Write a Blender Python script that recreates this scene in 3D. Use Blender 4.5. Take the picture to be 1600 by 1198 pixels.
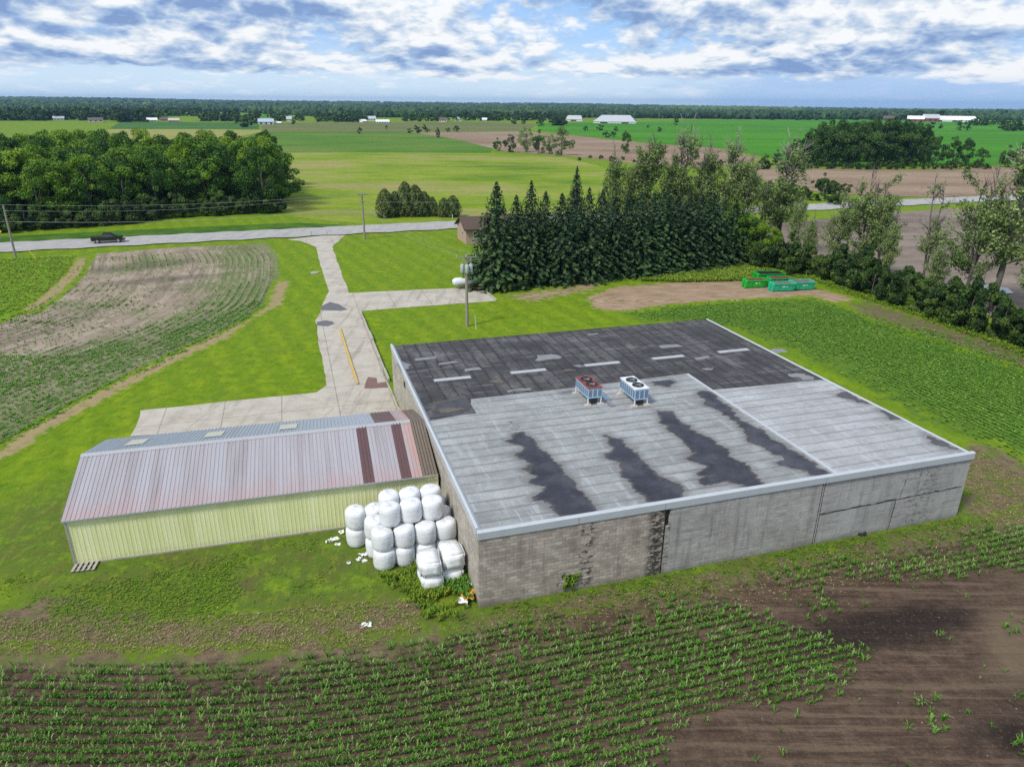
import bpy, bmesh, math, random
import numpy as np
C = bpy.context.scene
for o in list(bpy.data.objects): bpy.data.objects.remove(o)
COL = C.collection
R = math.radians

# ------------------------------------------------------------------ camera
H = 24.0                                        # camera height above the lawn, metres
FL, CX, CY = 1121.0, 800.0, 599.0               # focal length and centre in photo pixels
ROLL, PITCH = R(0.477), R(21.384)
cd = bpy.data.cameras.new('camera'); cam = bpy.data.objects.new('camera', cd); COL.objects.link(cam)
cd.sensor_width = 36; cd.lens = FL * 36 / 1600; cd.clip_start = .5; cd.clip_end = 40000
fw = np.array([0, math.cos(PITCH), -math.sin(PITCH)]); r0 = np.array([1., 0, 0]); u0 = np.array([0, math.sin(PITCH), math.cos(PITCH)])
RR = r0 * math.cos(ROLL) + u0 * math.sin(ROLL); UU = -r0 * math.sin(ROLL) + u0 * math.cos(ROLL)
from mathutils import Matrix, Vector
M = Matrix(((RR[0], UU[0], -fw[0], 0), (RR[1], UU[1], -fw[1], 0), (RR[2], UU[2], -fw[2], H), (0, 0, 0, 1)))
cam.matrix_world = M
C.camera = cam

def g(px, py, z=0.0):
    """survey: the point at height z that the photo shows at pixel px, py"""
    d = fw * FL + RR * (px - CX) + UU * (CY - py); t = (z - H) / d[2]
    return (d[0] * t, d[1] * t, z)
def G2(pts, z=0.0): return np.array([g(x, y, z)[:2] for x, y in pts])

# ------------------------------------------------------------------ sun, sky, exposure
SUN_EL, SUN_AZ = 50.0, -134.0                     # degrees; azimuth from +Y, negative = towards -X
sd = bpy.data.lights.new('sun', 'SUN'); so = bpy.data.objects.new('sun', sd); COL.objects.link(so)
sd.energy = 2.0; sd.angle = R(11); sd.color = (1.0, .95, .86)
sv = Vector((math.sin(R(SUN_AZ)) * math.cos(R(SUN_EL)), math.cos(R(SUN_AZ)) * math.cos(R(SUN_EL)), math.sin(R(SUN_EL))))
so.rotation_euler = sv.to_track_quat('Z', 'Y').to_euler()
C.view_settings.view_transform = 'Standard'; C.view_settings.look = 'None'
C.view_settings.exposure = 0.82; C.view_settings.gamma = 1
C.render.engine = 'CYCLES'
try:
    C.cycles.use_denoising = False; C.cycles.max_bounces = 6; C.cycles.transparent_max_bounces = 6
    C.cycles.diffuse_bounces = 3; C.cycles.volume_bounces = 0
except Exception: pass

class NB:
    """short-hand for building node trees"""
    def __init__(s, tree): s.t = tree; s.n = tree.nodes; s.l = tree.links
    def new(s, kind, **kw):
        n = s.n.new(kind)
        for k, v in kw.items(): setattr(n, k, v)
        return n
    def put(s, sock, v):
        if isinstance(v, bpy.types.NodeSocket): s.l.new(v, sock)
        elif isinstance(v, (tuple, list)) and len(v) == 3 and sock.type == 'RGBA': sock.default_value = (*v, 1)
        else: sock.default_value = v
    def pos(s): return s.new('ShaderNodeNewGeometry').outputs['Position']
    def obj(s): return s.new('ShaderNodeTexCoord').outputs['Object']
    def map(s, v, scale=(1, 1, 1), rot=0.0, loc=(0, 0, 0)):
        n = s.new('ShaderNodeMapping', vector_type='POINT'); s.put(n.inputs[0], v)
        n.inputs['Scale'].default_value = scale; n.inputs['Rotation'].default_value = (0, 0, rot); n.inputs['Location'].default_value = loc
        return n.outputs[0]
    def noise(s, v, scale, detail=3, rough=.55, dist=0.0):
        n = s.new('ShaderNodeTexNoise'); s.put(n.inputs['Vector'], v)
        n.inputs['Scale'].default_value = scale; n.inputs['Detail'].default_value = detail
        n.inputs['Roughness'].default_value = rough; n.inputs['Distortion'].default_value = dist
        return n.outputs['Fac']
    def math(s, op, a, b=0.0, c=None, clamp=False):
        n = s.new('ShaderNodeMath', operation=op); n.use_clamp = clamp
        s.put(n.inputs[0], a); s.put(n.inputs[1], b)
        if c is not None: s.put(n.inputs[2], c)
        return n.outputs[0]
    def step(s, v, lo, hi):
        n = s.new('ShaderNodeMapRange', interpolation_type='SMOOTHSTEP'); s.put(n.inputs[0], v)
        n.inputs[1].default_value = lo; n.inputs[2].default_value = hi
        return n.outputs[0]
    def ramp(s, f, stops):
        n = s.new('ShaderNodeValToRGB'); s.put(n.inputs[0], f); e = n.color_ramp.elements
        while len(e) < len(stops): e.new(.5)
        for i, (p, c) in enumerate(stops): e[i].position = p; e[i].color = (*c, 1)
        return n.outputs[0]
    def mix(s, f, a, b, blend='MIX'):
        n = s.new('ShaderNodeMix', data_type='RGBA', blend_type=blend); s.put(n.inputs[0], f); s.put(n.inputs[6], a); s.put(n.inputs[7], b)
        return n.outputs[2]
    def xyz(s, v):
        n = s.new('ShaderNodeSeparateXYZ'); s.put(n.inputs[0], v); return n.outputs
    def comb(s, x, y, z=0.0):
        n = s.new('ShaderNodeCombineXYZ'); s.put(n.inputs[0], x); s.put(n.inputs[1], y); s.put(n.inputs[2], z); return n.outputs[0]
    def attr(s, name): return s.new('ShaderNodeAttribute', attribute_name=name).outputs['Fac']
    def rnd(s): return s.new('ShaderNodeObjectInfo').outputs['Random']
    def blob(s, v, cx, cy, rx, ry, rot=0.0, soft=.35, wob=None):
        """1 inside a soft ellipse"""
        m = s.map(s.map(v, loc=(-cx, -cy, 0)), rot=-rot)
        x = s.xyz(m); a = s.math('DIVIDE', x[0], rx); b = s.math('DIVIDE', x[1], ry)
        d = s.math('SQRT', s.math('ADD', s.math('MULTIPLY', a, a), s.math('MULTIPLY', b, b)))
        if wob is not None: d = s.math('ADD', d, s.math('MULTIPLY', s.math('SUBTRACT', wob, .5), 1.1))
        return s.step(d, 1 + soft, 1 - soft)

# world: NISHITA sky with a layer of broken cumulus
W = bpy.data.worlds.new('World'); C.world = W; W.use_nodes = True
n = NB(W.node_tree); bg = n.n['Background']
sky = n.new('ShaderNodeTexSky', sky_type='NISHITA'); sky.sun_disc = False
sky.sun_elevation = R(SUN_EL); sky.sun_rotation = R(SUN_AZ); sky.altitude = 100; sky.air_density = 1.0; sky.dust_density = .6; sky.ozone_density = 1.6
dv = n.new('ShaderNodeTexCoord').outputs['Generated']
d = n.xyz(dv)
az = n.math('ARCTAN2', d[0], d[1])
zz = n.math('MAXIMUM', d[2], 0.0)
lg = n.math('LOGARITHM', n.math('ADD', zz, .05), math.e)
def cloud_pt(off): return n.comb(n.math('MULTIPLY', az, 13.0), n.math('MULTIPLY', n.math('ADD', lg, off), 3.9), 12.7)
def billow(p, sc, det, rough): return n.math('MULTIPLY', n.math('ABSOLUTE', n.math('SUBTRACT', n.noise(p, sc, det, rough), .5)), 2.4)
def cloud_d(off):
    p = cloud_pt(off)
    big = n.noise(n.map(p, scale=(.75, 1, 1)), .60, 2, .5, .1); mid = billow(p, 1.25, 3, .5); fine = billow(p, 3.4, 5, .58)
    return n.math('ADD', n.math('MULTIPLY', big, .74), n.math('ADD', n.math('MULTIPLY', mid, .34), n.math('MULTIPLY', fine, .10)))
D0 = cloud_d(0.0); D1 = cloud_d(.13)
# cover: a clear pale band over the horizon, broken cumulus above it
cov = n.math('ADD', n.math('MULTIPLY', n.step(zz, .014, .042), .310), n.math('MULTIPLY', n.step(zz, .055, .11), .03))
e = n.math('ADD', D0, cov)
dens = n.step(e, .56, .72)
rel = n.math('ADD', n.math('MULTIPLY', n.math('SUBTRACT', D0, D1), 2.9), .52)
thick = n.step(e, .64, .88)
lit = n.math('SUBTRACT', rel, n.math('MULTIPLY', thick, .20), clamp=True)
ccol = n.ramp(lit, [(.08, (1.35, 2.05, 3.6)), (.30, (2.3, 3.1, 4.4)), (.50, (3.9, 4.4, 5.0)), (.70, (5.5, 5.6, 5.7))])
skyc = n.mix(.2, (1.8, 3.2, 5.6), sky.outputs[0])
skyc = n.mix(n.math('MULTIPLY', n.step(zz, .085, .020), .88), skyc, (4.0, 4.9, 5.6))
wisp = n.math('MULTIPLY', n.math('MULTIPLY', n.step(n.math('ADD', n.noise(cloud_pt(.3), 1.1, 3, .5), n.math('MULTIPLY', billow(cloud_pt(.3), 2.2, 5, .6), .35)), .52, .80), n.step(zz, .060, .03)), n.step(zz, .002, .010))
skyc = n.mix(n.math('MULTIPLY', wisp, .80), skyc, (5.2, 5.5, 5.8))
# rain-dark air low on the right
rain = n.math('MULTIPLY', n.step(n.math('ADD', az, n.math('MULTIPLY', n.math('SUBTRACT', n.noise(cloud_pt(0), 1.4, 3), .5), .25)), .14, .34), n.step(zz, .085, .02))
skyc = n.mix(n.math('MULTIPLY', rain, .72), skyc, (2.1, 3.2, 5.1))
outc = n.mix(n.math('MULTIPLY', dens, n.step(zz, .010, .034)), skyc, ccol)
n.put(bg.inputs[0], outc); bg.inputs[1].default_value = 0.1

# ------------------------------------------------------------------ helpers: meshes, things
def terrain(x, y):
    """ground height: flat farmland, slowly rising far off"""
    r = np.hypot(x, y); t = np.clip((r - 1500) / 4200, 0, 1); t = t * t * (3 - 2 * t)
    a = np.arctan2(x, y)
    return t * (5 - 22 * a + 2.5 * np.sin(a * 9 + 1) + 1.5 * np.sin(a * 23))

def link(name, me, mat=None, parent=None):
    o = bpy.data.objects.new(name, me); COL.objects.link(o)
    if mat is not None:
        for m in (mat if isinstance(mat, (list, tuple)) else [mat]): me.materials.append(m)
    if parent is not None: o.parent = parent
    return o
def tag(o, label=None, cat=None, group=None, kind=None):
    if label: o['label'] = label
    if cat: o['category'] = cat
    if group: o['group'] = group
    if kind: o['kind'] = kind
    return o
def thing(name, label, cat, loc=(0, 0, 0), rz=0.0, group=None):
    o = bpy.data.objects.new(name, None); COL.objects.link(o); o.empty_display_size = .3
    o.location = loc; o.rotation_euler = (0, 0, rz)
    return tag(o, label, cat, group)
def copy_tree(o, parent=None):
    c = o.copy(); COL.objects.link(c)
    if parent is not None: c.parent = parent
    for ch in o.children: copy_tree(ch, c)
    return c

def np_mesh(name, V, F, tint=None, smooth=False):
    """V (n,3); F list of index arrays (m,k); tint per face, in F order"""
    me = bpy.data.meshes.new(name); V = np.asarray(V, np.float32)
    F = [np.asarray(f, np.int32) for f in F if len(f)]
    me.vertices.add(len(V)); me.vertices.foreach_set('co', V.ravel())
    idx = np.concatenate([f.ravel() for f in F]); tot = np.concatenate([np.full(len(f), f.shape[1], np.int32) for f in F])
    st = np.concatenate([[0], np.cumsum(tot)[:-1]]).astype(np.int32)
    me.loops.add(len(idx)); me.loops.foreach_set('vertex_index', idx)
    me.polygons.add(len(tot)); me.polygons.foreach_set('loop_start', st)
    me.polygons.foreach_set('use_smooth', np.full(len(tot), smooth, bool))
    if tint is not None:
        a = me.attributes.new('tint', 'FLOAT', 'FACE'); a.data.foreach_set('value', np.asarray(tint, np.float32))
    me.update(calc_edges=True); me.validate()
    return me

class MB:
    """collects shapes that become ONE mesh object"""
    def __init__(s): s.v = []; s.f = []; s.m = []
    def add(s, vs, fs, m=0):
        b = len(s.v); s.v += [tuple(map(float, p)) for p in vs]
        for f in fs: s.f.append(tuple(b + i for i in f)); s.m.append(m)
        return s
    def box(s, x0, y0, z0, x1, y1, z1, m=0):
        return s.add([(x0, y0, z0), (x1, y0, z0), (x1, y1, z0), (x0, y1, z0), (x0, y0, z1), (x1, y0, z1), (x1, y1, z1), (x0, y1, z1)],
                     [(3, 2, 1, 0), (4, 5, 6, 7), (0, 1, 5, 4), (1, 2, 6, 5), (2, 3, 7, 6), (3, 0, 4, 7)], m)
    def hexa(s, b, t, m=0):
        return s.add(list(b) + list(t), [(3, 2, 1, 0), (4, 5, 6, 7), (0, 1, 5, 4), (1, 2, 6, 5), (2, 3, 7, 6), (3, 0, 4, 7)], m)
    def prism(s, pts, z0, z1, m=0):
        k = len(pts); return s.add([(x, y, z0) for x, y in pts] + [(x, y, z1) for x, y in pts],
                                   [tuple(range(k))[::-1], tuple(range(k, 2 * k))] + [(i, (i + 1) % k, k + (i + 1) % k, k + i) for i in range(k)], m)
    def extr(s, prof, axis, a, b, m=0):
        """profile in the plane across `axis`, swept from a to b"""
        k = len(prof)
        mk = (lambda p, t: (t, p[0], p[1])) if axis == 'x' else (lambda p, t: (p[0], t, p[1]))
        return s.add([mk(p, a) for p in prof] + [mk(p, b) for p in prof],
                     [tuple(range(k)), tuple(range(k, 2 * k))[::-1]] + [(i, k + i, k + (i + 1) % k, (i + 1) % k) for i in range(k)], m)
    def tube(s, pts, r, n=8, m=0):
        pts = [Vector(p) for p in pts]; rs = r if isinstance(r, (list, tuple)) else [r] * len(pts)
        ring = []; b = len(s.v)
        for i, p in enumerate(pts):
            t = (pts[min(i + 1, len(pts) - 1)] - pts[max(i - 1, 0)]).normalized()
            a = t.cross(Vector((0, 0, 1)) if abs(t.z) < .95 else Vector((1, 0, 0))).normalized(); c = t.cross(a)
            for k in range(n):
                q = 2 * math.pi * k / n; s.v.append(tuple(p + a * (rs[i] * math.cos(q)) + c * (rs[i] * math.sin(q))))
        for i in range(len(pts) - 1):
            for k in range(n):
                k2 = (k + 1) % n; s.f.append((b + i * n + k, b + i * n + k2, b + (i + 1) * n + k2, b + (i + 1) * n + k)); s.m.append(m)
        s.f.append(tuple(b + k for k in range(n))[::-1]); s.m.append(m)
        e = b + (len(pts) - 1) * n; s.f.append(tuple(e + k for k in range(n))); s.m.append(m)
        return s
    def lathe(s, prof, c=(0, 0, 0), n=20, m=0, axis='z'):
        b = len(s.v)
        for r, z in prof:
            for k in range(n):
                q = 2 * math.pi * k / n; x, y = r * math.cos(q), r * math.sin(q)
                p = (x, y, z) if axis == 'z' else (z, x, y) if axis == 'x' else (x, z, y)
                s.v.append((c[0] + p[0], c[1] + p[1], c[2] + p[2]))
        for i in range(len(prof) - 1):
            for k in range(n):
                k2 = (k + 1) % n; s.f.append((b + i * n + k, b + i * n + k2, b + (i + 1) * n + k2, b + (i + 1) * n + k)); s.m.append(m)
        s.f.append(tuple(b + k for k in range(n))[::-1]); s.m.append(m)
        e = b + (len(prof) - 1) * n; s.f.append(tuple(e + k for k in range(n))); s.m.append(m)
        return s
    def build(s, name, mat, parent=None, smooth=False, bevel=0.0):
        me = bpy.data.meshes.new(name); me.from_pydata(s.v, [], s.f)
        bm = bmesh.new(); bm.from_mesh(me); bmesh.ops.recalc_face_normals(bm, faces=bm.faces)
        if bevel: bmesh.ops.bevel(bm, geom=bm.edges[:], offset=bevel, segments=2, affect='EDGES', clamp_overlap=True)
        bm.to_mesh(me); bm.free()
        o = link(name, me, mat, parent)
        if not bevel: me.polygons.foreach_set('material_index', s.m)
        if smooth:
            me.polygons.foreach_set('use_smooth', [True] * len(me.polygons))
            try: me.set_sharp_from_angle(angle=R(40))
            except Exception: pass
        return o

rng = np.random.default_rng(7); random.seed(7)
def vnoise(x, y, scale, seed=0):
    """value noise 0..1"""
    x = np.asarray(x, float) / scale + seed * 17.13; y = np.asarray(y, float) / scale + seed * 5.71
    xi, yi = np.floor(x), np.floor(y); fx, fy = x - xi, y - yi; fx = fx * fx * (3 - 2 * fx); fy = fy * fy * (3 - 2 * fy)
    h = lambda a, b: np.modf(np.abs(np.sin(a * 127.1 + b * 311.7) * 43758.5453))[0]
    return (h(xi, yi) * (1 - fx) + h(xi + 1, yi) * fx) * (1 - fy) + (h(xi, yi + 1) * (1 - fx) + h(xi + 1, yi + 1) * fx) * fy
def fbm(x, y, scale, seed=0):
    return .55 * vnoise(x, y, scale, seed) + .3 * vnoise(x, y, scale / 2.2, seed + 1) + .15 * vnoise(x, y, scale / 5, seed + 2)
def inside(P, poly):
    P = np.asarray(P); poly = np.asarray(poly); x, y = P[:, 0], P[:, 1]; r = np.zeros(len(P), bool)
    for i in range(len(poly)):
        (x1, y1), (x2, y2) = poly[i], poly[i - 1]
        c = ((y1 > y) != (y2 > y)) & (x < (x2 - x1) * (y - y1) / (y2 - y1 + 1e-12) + x1); r ^= c
    return r
def edge_dist(P, poly):
    P = np.asarray(P); poly = np.asarray(poly); d = np.full(len(P), 1e9)
    for i in range(len(poly)):
        a, b = poly[i - 1], poly[i]; ab = b - a; t = np.clip(((P - a) @ ab) / (ab @ ab + 1e-12), 0, 1)
        d = np.minimum(d, np.hypot(*(P - a - t[:, None] * ab).T))
    return d
def seg_dist(P, line):
    P = np.asarray(P); line = np.asarray(line); d = np.full(len(P), 1e9)
    for a, b in zip(line[:-1], line[1:]):
        ab = b - a; t = np.clip(((P - a) @ ab) / (ab @ ab + 1e-12), 0, 1); d = np.minimum(d, np.hypot(*(P - a - t[:, None] * ab).T))
    return d

def sheet(name, poly, z, mat, jit=0.0, step=3.0, seed=0, follow=False):
    """a hard-edged ground sheet; the outline wanders by jit metres"""
    poly = np.asarray(poly, float); out = []
    for a, b in zip(poly, np.roll(poly, -1, 0)):
        k = max(1, int(np.hypot(*(b - a)) / step)); out += [a + (b - a) * i / k for i in range(k)]
    out = np.array(out)
    if jit:
        out[:, 0] += (fbm(out[:, 0], out[:, 1], step * 2.5, seed) - .5) * 2 * jit; out[:, 1] += (fbm(out[:, 0], out[:, 1], step * 2.5, seed + 9) - .5) * 2 * jit
    zs = terrain(out[:, 0], out[:, 1]) + z if follow else np.full(len(out), z)
    me = bpy.data.meshes.new(name); bm = bmesh.new()
    f = bm.faces.new([bm.verts.new((x, y, q)) for (x, y), q in zip(out, zs)]); bm.normal_update()
    if f.normal.z < 0: f.normal_flip()
    bmesh.ops.triangulate(bm, faces=[f]); bm.to_mesh(me); bm.free()
    return tag(link(name, me, mat), kind='structure')
def soft_sheet(name, poly, z, mat, fade, step):
    """a ground sheet of small cells with an attribute 'edge' that runs from 0 at the outline to 1 inside"""
    poly = np.asarray(poly, float); x0, y0 = poly.min(0) - step; x1, y1 = poly.max(0) + step
    xs = np.arange(x0, x1 + step, step); ys = np.arange(y0, y1 + step, step)
    X, Y = np.meshgrid(xs, ys); P = np.c_[X.ravel(), Y.ravel()]
    d = edge_dist(P, poly) * np.where(inside(P, poly), 1, -1)
    nx = len(xs); i = np.arange(len(P)).reshape(len(ys), nx)
    q = np.stack([i[:-1, :-1], i[:-1, 1:], i[1:, 1:], i[1:, :-1]], -1).reshape(-1, 4)
    q = q[(d[q] > -fade * .6).any(1)]
    used = np.unique(q); rem = np.zeros(len(P), int); rem[used] = np.arange(len(used))
    me = np_mesh(name, np.c_[P[used], np.full(len(used), z)], [rem[q]])
    a = me.attributes.new('edge', 'FLOAT', 'POINT'); a.data.foreach_set('value', np.clip(d[used] / fade * .5 + .5, 0, 1).astype(np.float32))
    return tag(link(name, me, mat), kind='structure')

# ------------------------------------------------------------------ materials
def mat(name):
    m = bpy.data.materials.new(name); m.use_nodes = True; n = NB(m.node_tree); return m, n, n.n['Principled BSDF']
def plain(name, col, rough=.6, metal=0.0, var=.18, scale=6.0, bump=0.0, stretch=(1, 1, 1), dirt=None, dirt_amt=.4):
    m, n, b = mat(name); p = n.map(n.obj(), scale=stretch)
    f = n.noise(p, scale, 5, .6)
    c = n.mix(f, tuple(x * (1 - var) for x in col), tuple(min(1, x * (1 + var)) for x in col))
    if dirt:
        c = n.mix(n.math('MULTIPLY', n.step(n.noise(p, scale * .35, 6, .65), .5, .72), dirt_amt), c, dirt)
    n.put(b.inputs['Base Color'], c); b.inputs['Roughness'].default_value = rough; b.inputs['Metallic'].default_value = metal
    if bump:
        bn = n.new('ShaderNodeBump'); bn.inputs['Strength'].default_value = bump; bn.inputs['Distance'].default_value = .03
        n.put(bn.inputs['Height'], n.noise(p, scale * 3, 4)); n.l.new(bn.outputs[0], b.inputs['Normal'])
    return m

# colour of the mown lawn, shared by every sheet that fades into it
LG = bpy.data.node_groups.new('LawnColour', 'ShaderNodeTree'); LG.interface.new_socket('Color', in_out='OUTPUT', socket_type='NodeSocketColor')
n = NB(LG); gp = n.pos(); go = n.new('NodeGroupOutput')
c = n.ramp(n.noise(gp, .9, 6, .62), [(.3, (.085, .155, .003)), (.5, (.150, .235, .004)), (.72, (.225, .295, .007))])
c = n.mix(n.math('MULTIPLY', n.step(n.noise(gp, .085, 4, .6), .45, .68), .6), c, (.170, .235, .012))
c = n.mix(n.math('MULTIPLY', n.step(n.noise(n.map(gp, scale=(1, .16, 1), rot=R(-17)), .75, 2), .42, .62), .30), c, (.075, .170, .008))
mow = n.new('ShaderNodeTexWave', wave_type='BANDS', bands_direction='X'); n.put(mow.inputs[0], n.map(gp, rot=R(-28))); mow.inputs['Scale'].default_value = .105; mow.inputs['Distortion'].default_value = 1.6; mow.inputs['Detail'].default_value = 2; mow.inputs['Detail Scale'].default_value = .4
c = n.mix(n.math('MULTIPLY', n.step(mow.outputs['Fac'], .25, .75), .42), c, (.090, .170, .004))
wob = n.noise(gp, .35, 5, .65)
# worn, yellowing ground near the buildings and the front field
worn = n.math('MAXIMUM', n.blob(gp, -13, 33.5, 15, 6.5, R(8), .55, wob), n.blob(gp, 13.5, 33.0, 26, 3.0, R(17), .5, wob))
worn = n.math('MAXIMUM', worn, n.blob(gp, -27, 37, 5, 7, 0, .6, wob))
fine = n.noise(gp, 2.6, 6, .7)
wc = n.ramp(n.noise(gp, .55, 6, .68), [(.28, (.090, .075, .040)), (.40, (.100, .115, .024)), (.54, (.085, .135, .018)), (.7, (.165, .250, .012))])
wc = n.mix(n.step(fine, .52, .75), wc, (.060, .085, .022))
c = n.mix(worn, c, wc)
spk = n.noise(gp, 7.0, 3, .7)
c = n.mix(n.math('MULTIPLY', n.step(spk, .50, .72), .45), c, (.038, .085, .006))
c = n.mix(n.math('MULTIPLY', n.step(n.noise(n.map(gp, scale=(1, .5, 1), rot=.4), 1.9, 5, .8), .50, .62), .50), c, (.190, .245, .016))
c = n.mix(n.math('MULTIPLY', n.step(n.noise(n.map(gp, scale=(1, .5, 1), rot=.4, loc=(31, 7, 0)), 1.5, 5, .8), .52, .64), .55), c, (.055, .120, .004))
c = n.mix(n.math('MULTIPLY', n.step(n.noise(gp, .22, 6, .7), .54, .68), .30), c, (.115, .150, .022))
n.put(go.inputs[0], c)
def lawn_col(n):
    q = n.new('ShaderNodeGroup'); q.node_tree = LG; return q.outputs[0]

def ground_mat(name, colour, bump=.35, bscale=5.0, edge=True, wobble=.5, wscale=.9, between=None):
    """colour(n, p) gives the sheet's own colour; its edge breaks up into the lawn"""
    m, n, b = mat(name); p = n.pos(); c = colour(n, p)
    if edge:
        e = n.math('ADD', n.attr('edge'), n.math('MULTIPLY', n.math('SUBTRACT', n.noise(p, wscale, 6, .68), .5), wobble * 2))
        if between: c = n.mix(n.step(e, .42, .66), n.mix(n.step(e, .20, .36), lawn_col(n), between(n, p)), c)
        else: c = n.mix(n.step(e, .38, .62), lawn_col(n), c)
    n.put(b.inputs['Base Color'], c); b.inputs['Roughness'].default_value = .95; b.inputs['Specular IOR Level'].default_value = .15
    if bump:
        bn = n.new('ShaderNodeBump'); bn.inputs['Strength'].default_value = bump; bn.inputs['Distance'].default_value = .12
        n.put(bn.inputs['Height'], n.noise(p, bscale, 5, .7)); n.l.new(bn.outputs[0], b.inputs['Normal'])
    return m
m_lawn = ground_mat('lawn_grass', lambda n, p: lawn_col(n), edge=False)
def c_dry(n, p):
    c = n.ramp(n.noise(p, 1.6, 7, .72), [(.3, (.075, .055, .038)), (.5, (.145, .105, .068)), (.7, (.215, .160, .100))])
    return n.mix(n.step(n.noise(p, .7, 6, .7), .44, .60), c, (.095, .140, .020))
m_dry = ground_mat('dry_earth', c_dry, wobble=.9)
def c_soil(n, p):
    c = n.ramp(n.noise(p, 1.1, 8, .72), [(.3, (.040, .026, .018)), (.5, (.078, .051, .036)), (.70, (.135, .092, .064))])
    c = n.mix(n.math('MULTIPLY', n.step(n.noise(n.map(p, scale=(.12, 2.2, 1), rot=R(-17)), .9, 4, .6), .48, .64), .70), c, (.150, .105, .072))
    c = n.mix(n.math('MULTIPLY', n.step(n.noise(n.map(p, scale=(.10, 2.2, 1), rot=R(-17), loc=(9, 4, 0)), 2.2, 4, .65), .52, .64), .60), c, (.036, .024, .017))
    cross = n.math('MULTIPLY', n.step(n.noise(n.map(p, scale=(.10, 3.0, 1), rot=R(66)), .8, 3, .6), .52, .66), n.blob(p, 13, 21.5, 9, 5, R(-10), .5))
    c = n.mix(n.math('MULTIPLY', cross, .6), c, (.125, .092, .066))
    w = n.noise(p, .5, 5, .65)
    damp = n.math('MAXIMUM', n.blob(p, 18.5, 28.6, 5.5, 1.3, R(14), .5, w), n.blob(p, 25.5, 24.6, 4.2, 1.9, R(25), .6, w))
    damp = n.math('MAXIMUM', damp, n.blob(p, 22, 21.8, 3.0, 1.2, R(-10), .6, w))
    c = n.mix(n.math('MULTIPLY', damp, .85), c, (.017, .012, .011))
    crumb = n.noise(p, 5.5, 5, .8); c = n.mix(n.math('MULTIPLY', n.step(crumb, .52, .72), .6), c, (.17, .122, .088)); c = n.mix(n.math('MULTIPLY', n.step(crumb, .46, .30), .6), c, (.028, .019, .014))
    pale = n.math('MAXIMUM', n.blob(p, 34, 33, 6, 3, R(17), .6, w), n.blob(p, 24, 27.5, 3, 1.2, R(60), .6, w))
    return n.mix(n.math('MULTIPLY', pale, .6), c, (.17, .125, .083))
m_soil = ground_mat('tilled_soil', c_soil, bump=1.0, bscale=3.0, wobble=.55, between=c_dry)
def c_tan(n, p):
    """pale soil with the sweep of the rows in it: 'rowd' runs across the rows, 'rows' along them"""
    rd, rs = n.attr('rowd'), n.attr('rows')
    q = n.comb(rd, n.math('MULTIPLY', rs, .06)); w = n.noise(p, .12, 4, .6)
    c = n.ramp(n.noise(p, .35, 7, .7), [(.3, (.185, .140, .108)), (.5, (.280, .220, .172)), (.72, (.37, .30, .24))])
    c = n.mix(n.math('MULTIPLY', n.step(n.noise(q, .45, 5, .7), .48, .60), .65), c, (.145, .112, .090))
    c = n.mix(n.math('MULTIPLY', n.step(n.noise(q, 1.1, 4, .7), .52, .62), .55), c, (.40, .33, .27))
    damp = n.math('MAXIMUM', n.blob(p, -57, 110, 8, 3.0, R(40), .5, w), n.blob(p, -50, 101, 9, 1.8, R(25), .6, w))
    c = n.mix(n.math('MULTIPLY', damp, .55), c, (.080, .066, .056))
    low = n.math('ADD', n.step(n.math('ADD', rd, n.math('MULTIPLY', n.math('SUBTRACT', w, .5), 14)), 13, 5), n.math('MULTIPLY', n.step(n.noise(p, .075, 5, .65), .50, .62), .6), clamp=True)
    patch = n.noise(q, .25, 5, .7)
    low = n.math('MULTIPLY', low, n.step(patch, .30, .50))
    st = n.math('ABSOLUTE', n.math('SUBTRACT', n.math('FRACT', n.math('DIVIDE', rd, .95)), .5))
    row = n.math('MULTIPLY', n.step(st, .34, .16), n.math('ADD', .16, n.math('MULTIPLY', low, .72)))
    row = n.math('MULTIPLY', row, n.step(n.noise(n.comb(rd, n.math('MULTIPLY', rs, .4)), 1.3, 4, .7), .34, .55))
    c = n.mix(n.math('MULTIPLY', low, .42), c, (.110, .135, .045))
    return n.mix(n.math('MULTIPLY', row, .85), c, (.070, .150, .018))
m_tan = ground_mat('pale_soil', c_tan, wobble=.6)
def c_track(n, p): return n.ramp(n.noise(p, 1.2, 6, .7), [(.3, (.20, .165, .075)), (.55, (.30, .235, .120)), (.75, (.20, .215, .05))])
m_track = ground_mat('worn_track', c_track, wobble=.8)
def c_yard(n, p):
    c = n.ramp(n.noise(n.map(p, scale=(.35, 1, 1), rot=R(10)), .9, 7, .7), [(.3, (.185, .125, .075)), (.52, (.32, .23, .15)), (.74, (.42, .32, .22))])
    wv = n.new('ShaderNodeTexWave', wave_type='RINGS', rings_direction='Z'); n.put(wv.inputs[0], n.map(p, scale=(.5, 1.6, 1), loc=(-11.5, -146, 0)))
    wv.inputs['Scale'].default_value = .32; wv.inputs['Distortion'].default_value = 3.5; wv.inputs['Detail'].default_value = 3
    return n.mix(n.math('MULTIPLY', n.step(wv.outputs['Fac'], .6, .9), .38), c, (.14, .10, .07))
m_yard = ground_mat('bare_yard', c_yard, wobble=.8)
def c_under(n, p): return n.ramp(n.noise(p, .8, 6, .7), [(.3, (.055, .105, .012)), (.55, (.085, .160, .014)), (.8, (.150, .205, .030))])
m_under = ground_mat('crop_floor', c_under, wobble=.8)
def c_meadow(n, p): return n.ramp(n.noise(p, .5, 7, .7), [(.3, (.075, .16, .008)), (.52, (.130, .240, .010)), (.74, (.22, .32, .03))])
m_meadow = ground_mat('rough_meadow', c_meadow, bump=.8, bscale=1.5)
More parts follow.
